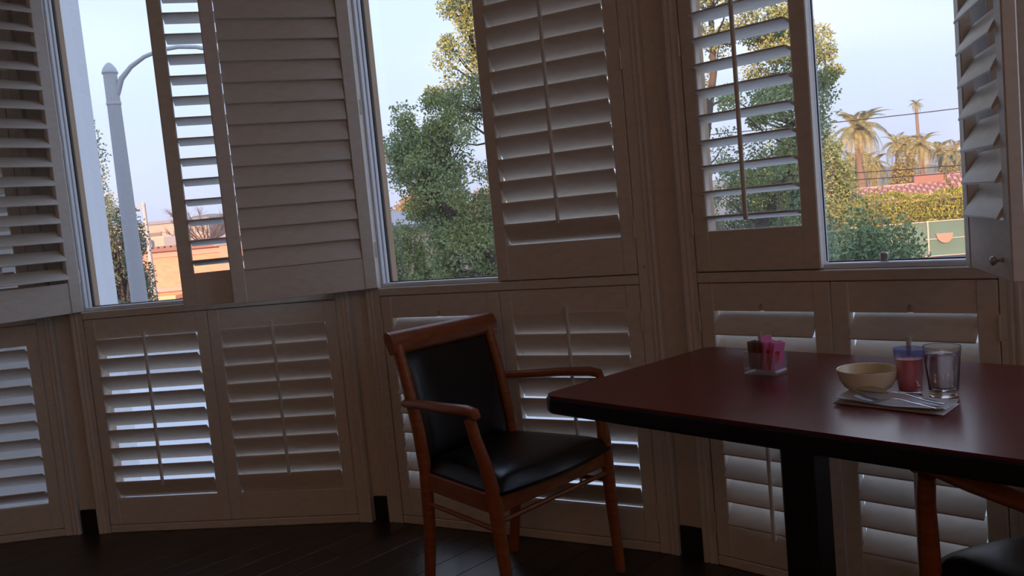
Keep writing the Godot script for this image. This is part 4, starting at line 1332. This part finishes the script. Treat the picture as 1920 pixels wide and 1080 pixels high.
func right_view() -> void:
	# dark bushes under the leafy tree
	var dk := Color(0.12, 0.20, 0.085)
	var lt := Color(0.24, 0.33, 0.14)
	shrub("tall_bush", "dense dark green bush with small pale flowers near the screened fence", "bush", Vector3(6.6, GROUND, -15.6), Vector3(1.15, 2.46, 1.0), 260, 260, 0.085, dk, lt, "")
	shrub("tall_bush", "tall green bush under the leafy tree's right side", "bush", Vector3(6.3, GROUND, -19.4), Vector3(1.05, 3.35, 1.0), 260, 260, 0.085, dk, lt, "")
	shrub("light_bush", "lighter feathery bush rising behind the dark flowering bush", "bush", Vector3(9.2, GROUND, -21.6), Vector3(1.3, 2.75, 0.9), 90, 180, 0.065, Color(0.12, 0.16, 0.05), Color(0.24, 0.26, 0.08), "")
	tree("shade_tree", "mid green tree rising behind the bushes beside the tall palm", Vector3(10.2, GROUND, -27.5), 7.5, Vector3(1.15, 2.2, 1.0), 120, 160, 0.10, Color(0.14, 0.21, 0.08), Color(0.28, 0.34, 0.13))
	# screened construction fence
	var a := Vector2(20.0, 55.0)
	var b := Vector2(36.0, 50.5)
	var turn := atan2(b.y - a.y, b.x - a.x)
	var o := thing("screened_fence", "green mesh screened fence with pale posts and half moon flaps", "fence", spot(a.x, GROUND, a.y, turn))
	var step := 2.15
	for k in 8:
		var x := k * step
		part("post", boxm(Vector3(0.09, 2.75, 0.09), 0.01), "fence_post", o, at(x, 1.4, 0.06))
		if k == 7: break
		var m := MB.new()
		var n := 10
		for i in n:
			for j in n:
				var P := func(ii: int, jj: int) -> Vector3:
					var u := float(ii) / n
					var v := float(jj) / n
					return Vector3(x + u * step, 0.55 + v * 2.15, 0.05 * sin(u * 7.0 + k * 1.7) * sin(v * PI) + 0.02 * sin(v * 11.0 + k))
				m.quad(P.call(i, j), P.call(i + 1, j), P.call(i + 1, j + 1), P.call(i, j + 1))
		part("mesh_panel", m, "fence_mesh", o)
		part("tarp_skirt", boxm(Vector3(step - 0.1, 0.55, 0.03), 0.0), "blue_tarp", o, at(x + step / 2, 0.28, 0.02))
		var flap := MB.new()
		var pts := PackedVector2Array()
		for i in 13:
			var ga := PI + PI * i / 12.0
			pts.append(Vector2(cos(ga) * 0.48, sin(ga) * 0.62))
		flap.prism(pts, -0.01, 0.01, Transform3D(Basis(Vector3.RIGHT, Vector3.BACK, Vector3.UP).orthonormalized() * Basis(Vector3.RIGHT, 0.0), Vector3.ZERO))
		part("flap", flap, "fence_flap" if k % 2 else "fence_mesh", o, Transform3D(Basis(Vector3.RIGHT, -0.25), Vector3(x + step * (0.42 + 0.1 * (k % 3)), 1.95, 0.20)))
	part("rail", boxm(Vector3(7 * step, 0.06, 0.06), 0.01), "fence_post", o, at(3.5 * step, 2.72, 0.09))
	part("rail", boxm(Vector3(7 * step, 0.05, 0.05), 0.01), "fence_post", o, at(3.5 * step, 1.62, 0.09))
	part("rail", boxm(Vector3(7 * step, 0.05, 0.05), 0.01), "fence_post", o, at(3.5 * step, 0.56, 0.09))
	# clipped hedge behind the fence
	o = thing("hedge", "tall clipped yellow green hedge sunlit above the screened fence", "hedge", spot(20.0, GROUND, 59.5, turn))
	part("stem_core", boxm(Vector3(17.6, 3.9, 0.9), 0.2), "bark", o, at(9, 2.0, -0.35))
	var hb := MB.new()
	rng.seed = 70
	for k in 15000:
		var x := rng.randf_range(0, 18)
		var top := 4.42 + 0.16 * sin(x * 1.3) + 0.10 * sin(x * 4.1)
		var y := rng.randf_range(0.6, top)
		var z := 0.45 + rng.randf_range(-0.25, 0.25) if rng.randf() < 0.82 else rng.randf_range(-1.2, 0.5)
		if z < 0.2: y = top + rng.randf_range(-0.25, 0.05)
		var al := Vector3(rng.randfn() * 0.6, rng.randfn() * 0.6 + 0.5, 0.5 + rng.randfn() * 0.4).normalized() * rng.randf_range(0.16, 0.30)
		hb.leaf(Vector3(x, y, z), al, al.cross(Vector3(rng.randfn(), rng.randfn(), rng.randfn())).normalized() * 0.06, Color(0.17, 0.23, 0.03).lerp(Color(0.42, 0.45, 0.06), rng.randf()))
	part("foliage", hb, "leaves", o)
	# house with barrel tile roof behind the hedge
	o = thing("tiled_house", "low house with a red barrel tile roof behind the hedge", "house", spot(28.0, GROUND, 68.0, -0.30))
	part("wall", boxm(Vector3(17, 3.9, 4.6)), "tan_stucco", o, at(8.5, 1.95, -2.4))
	part("fascia", boxm(Vector3(17.4, 0.16, 0.2), 0.02), "warehouse", o, at(8.5, 4.10, 0.5))
	for sec in [[0.0, 6.8, 4.25, 0.75], [6.8, 17.2, 4.60, 0.95]]:
		var ridge := part("ridge", boxm(Vector3(sec[1] - sec[0], 0.2, 0.3), 0.05), "terracotta_pale", o, at((sec[0] + sec[1]) / 2, sec[2] + sec[3] + 0.05, -2.4))
		var x: float = sec[0] + 0.16
		while x < sec[1]:
			for row in 6:
				var y0: float = sec[2] + sec[3] * row / 6.0
				var z0 := 0.55 - 2.95 * row / 6.0
				var key := "tile%.2f" % sec[3]
				if not shared.has(key):
					var tm := MB.new()
					tm.tube([Vector3(0, 0, 0), Vector3(0, sec[3] / 6.0 + 0.02, -2.95 / 6.0 - 0.06)], [0.165, 0.130], 8)
					shared[key] = tm.mesh()
				part("roof_tile", shared[key], "terracotta" if (row + int(x * 3)) % 3 else "terracotta_pale", o, at(x, y0, z0))
			x += 0.34
	part("chimney", boxm(Vector3(2.2, 0.9, 0.9), 0.05), "terracotta", o, at(5.6, 5.3, -2.6))
	# palms
	palm("tall feathery palm with drooping fronds standing left of the thin skyline palm", Vector3(32.1, GROUND, -77.0), 10.2, 0.42, 3.7, 30, 301)
	var spots := []
	for k in 18:
		spots.append([26.5 + (k % 6) * 4.7 + [0.0, 1.6, 3.2][k / 6], 83.0 + (k / 6) * 6.0, 7.0 + fposmod(k * 1.37, 2.6)])
	for k in spots.size():
		var s: Array = spots[k]
		palm("bushy golden green palm in the sunlit row behind the tiled roof", Vector3(s[0], GROUND, -s[1]), s[2], 0.26, 2.35, 24, 310 + k, "palm trees beyond the hedge", Color(0.26, 0.27, 0.09), Color(0.50, 0.46, 0.16))
	palm("very tall thin palm standing out against the sky", Vector3(63.2, GROUND, -130.0), 16.6, 0.26, 1.4, 22, 330, "")
	for k in 7:
		shrub("garden_bush", "rounded golden bush filling the gap among the palms", "bush", Vector3([25.6, 28.0, 36.4, 40.6, 44.8, 49.0, 53.2][k], GROUND, -78.0 if k != 1 else -73.0), Vector3(1.7 if k > 1 else 0.9, 3.4 + 0.4 * (k % 3), 1.2), 90, 90, 0.24, Color(0.20, 0.19, 0.06), Color(0.38, 0.33, 0.10), "garden bushes among the palms")
	hill("far_hill", "low hazy hill far behind the palms", Vector3(150, GROUND, -420), 110.0, 19.0, "hill_soil")
	# wires
	for wv in [[Vector3(10.0, 4.15, -41.0), Vector3(34.0, 4.75, -38.0), "single overhead wire crossing the sky above the palms"], [Vector3(10.0, 1.95, -41.0), Vector3(34.0, 1.70, -38.0), "upper of two overhead wires in front of the palms"], [Vector3(10.0, 1.62, -41.0), Vector3(34.0, 1.38, -38.0), "lower of two overhead wires in front of the palms"]]:
		var wb := MB.new()
		var pts := []
		for k in 9:
			var u := k / 8.0
			pts.append(wv[0].lerp(wv[1], u) + Vector3(0, -0.25 * sin(PI * u), 0))
		wb.tube(pts, [0.022], 5)
		o = thing("overhead_wire", wv[2], "wire", Transform3D.IDENTITY, "overhead wires")
		part("cable", wb, "wire", o)
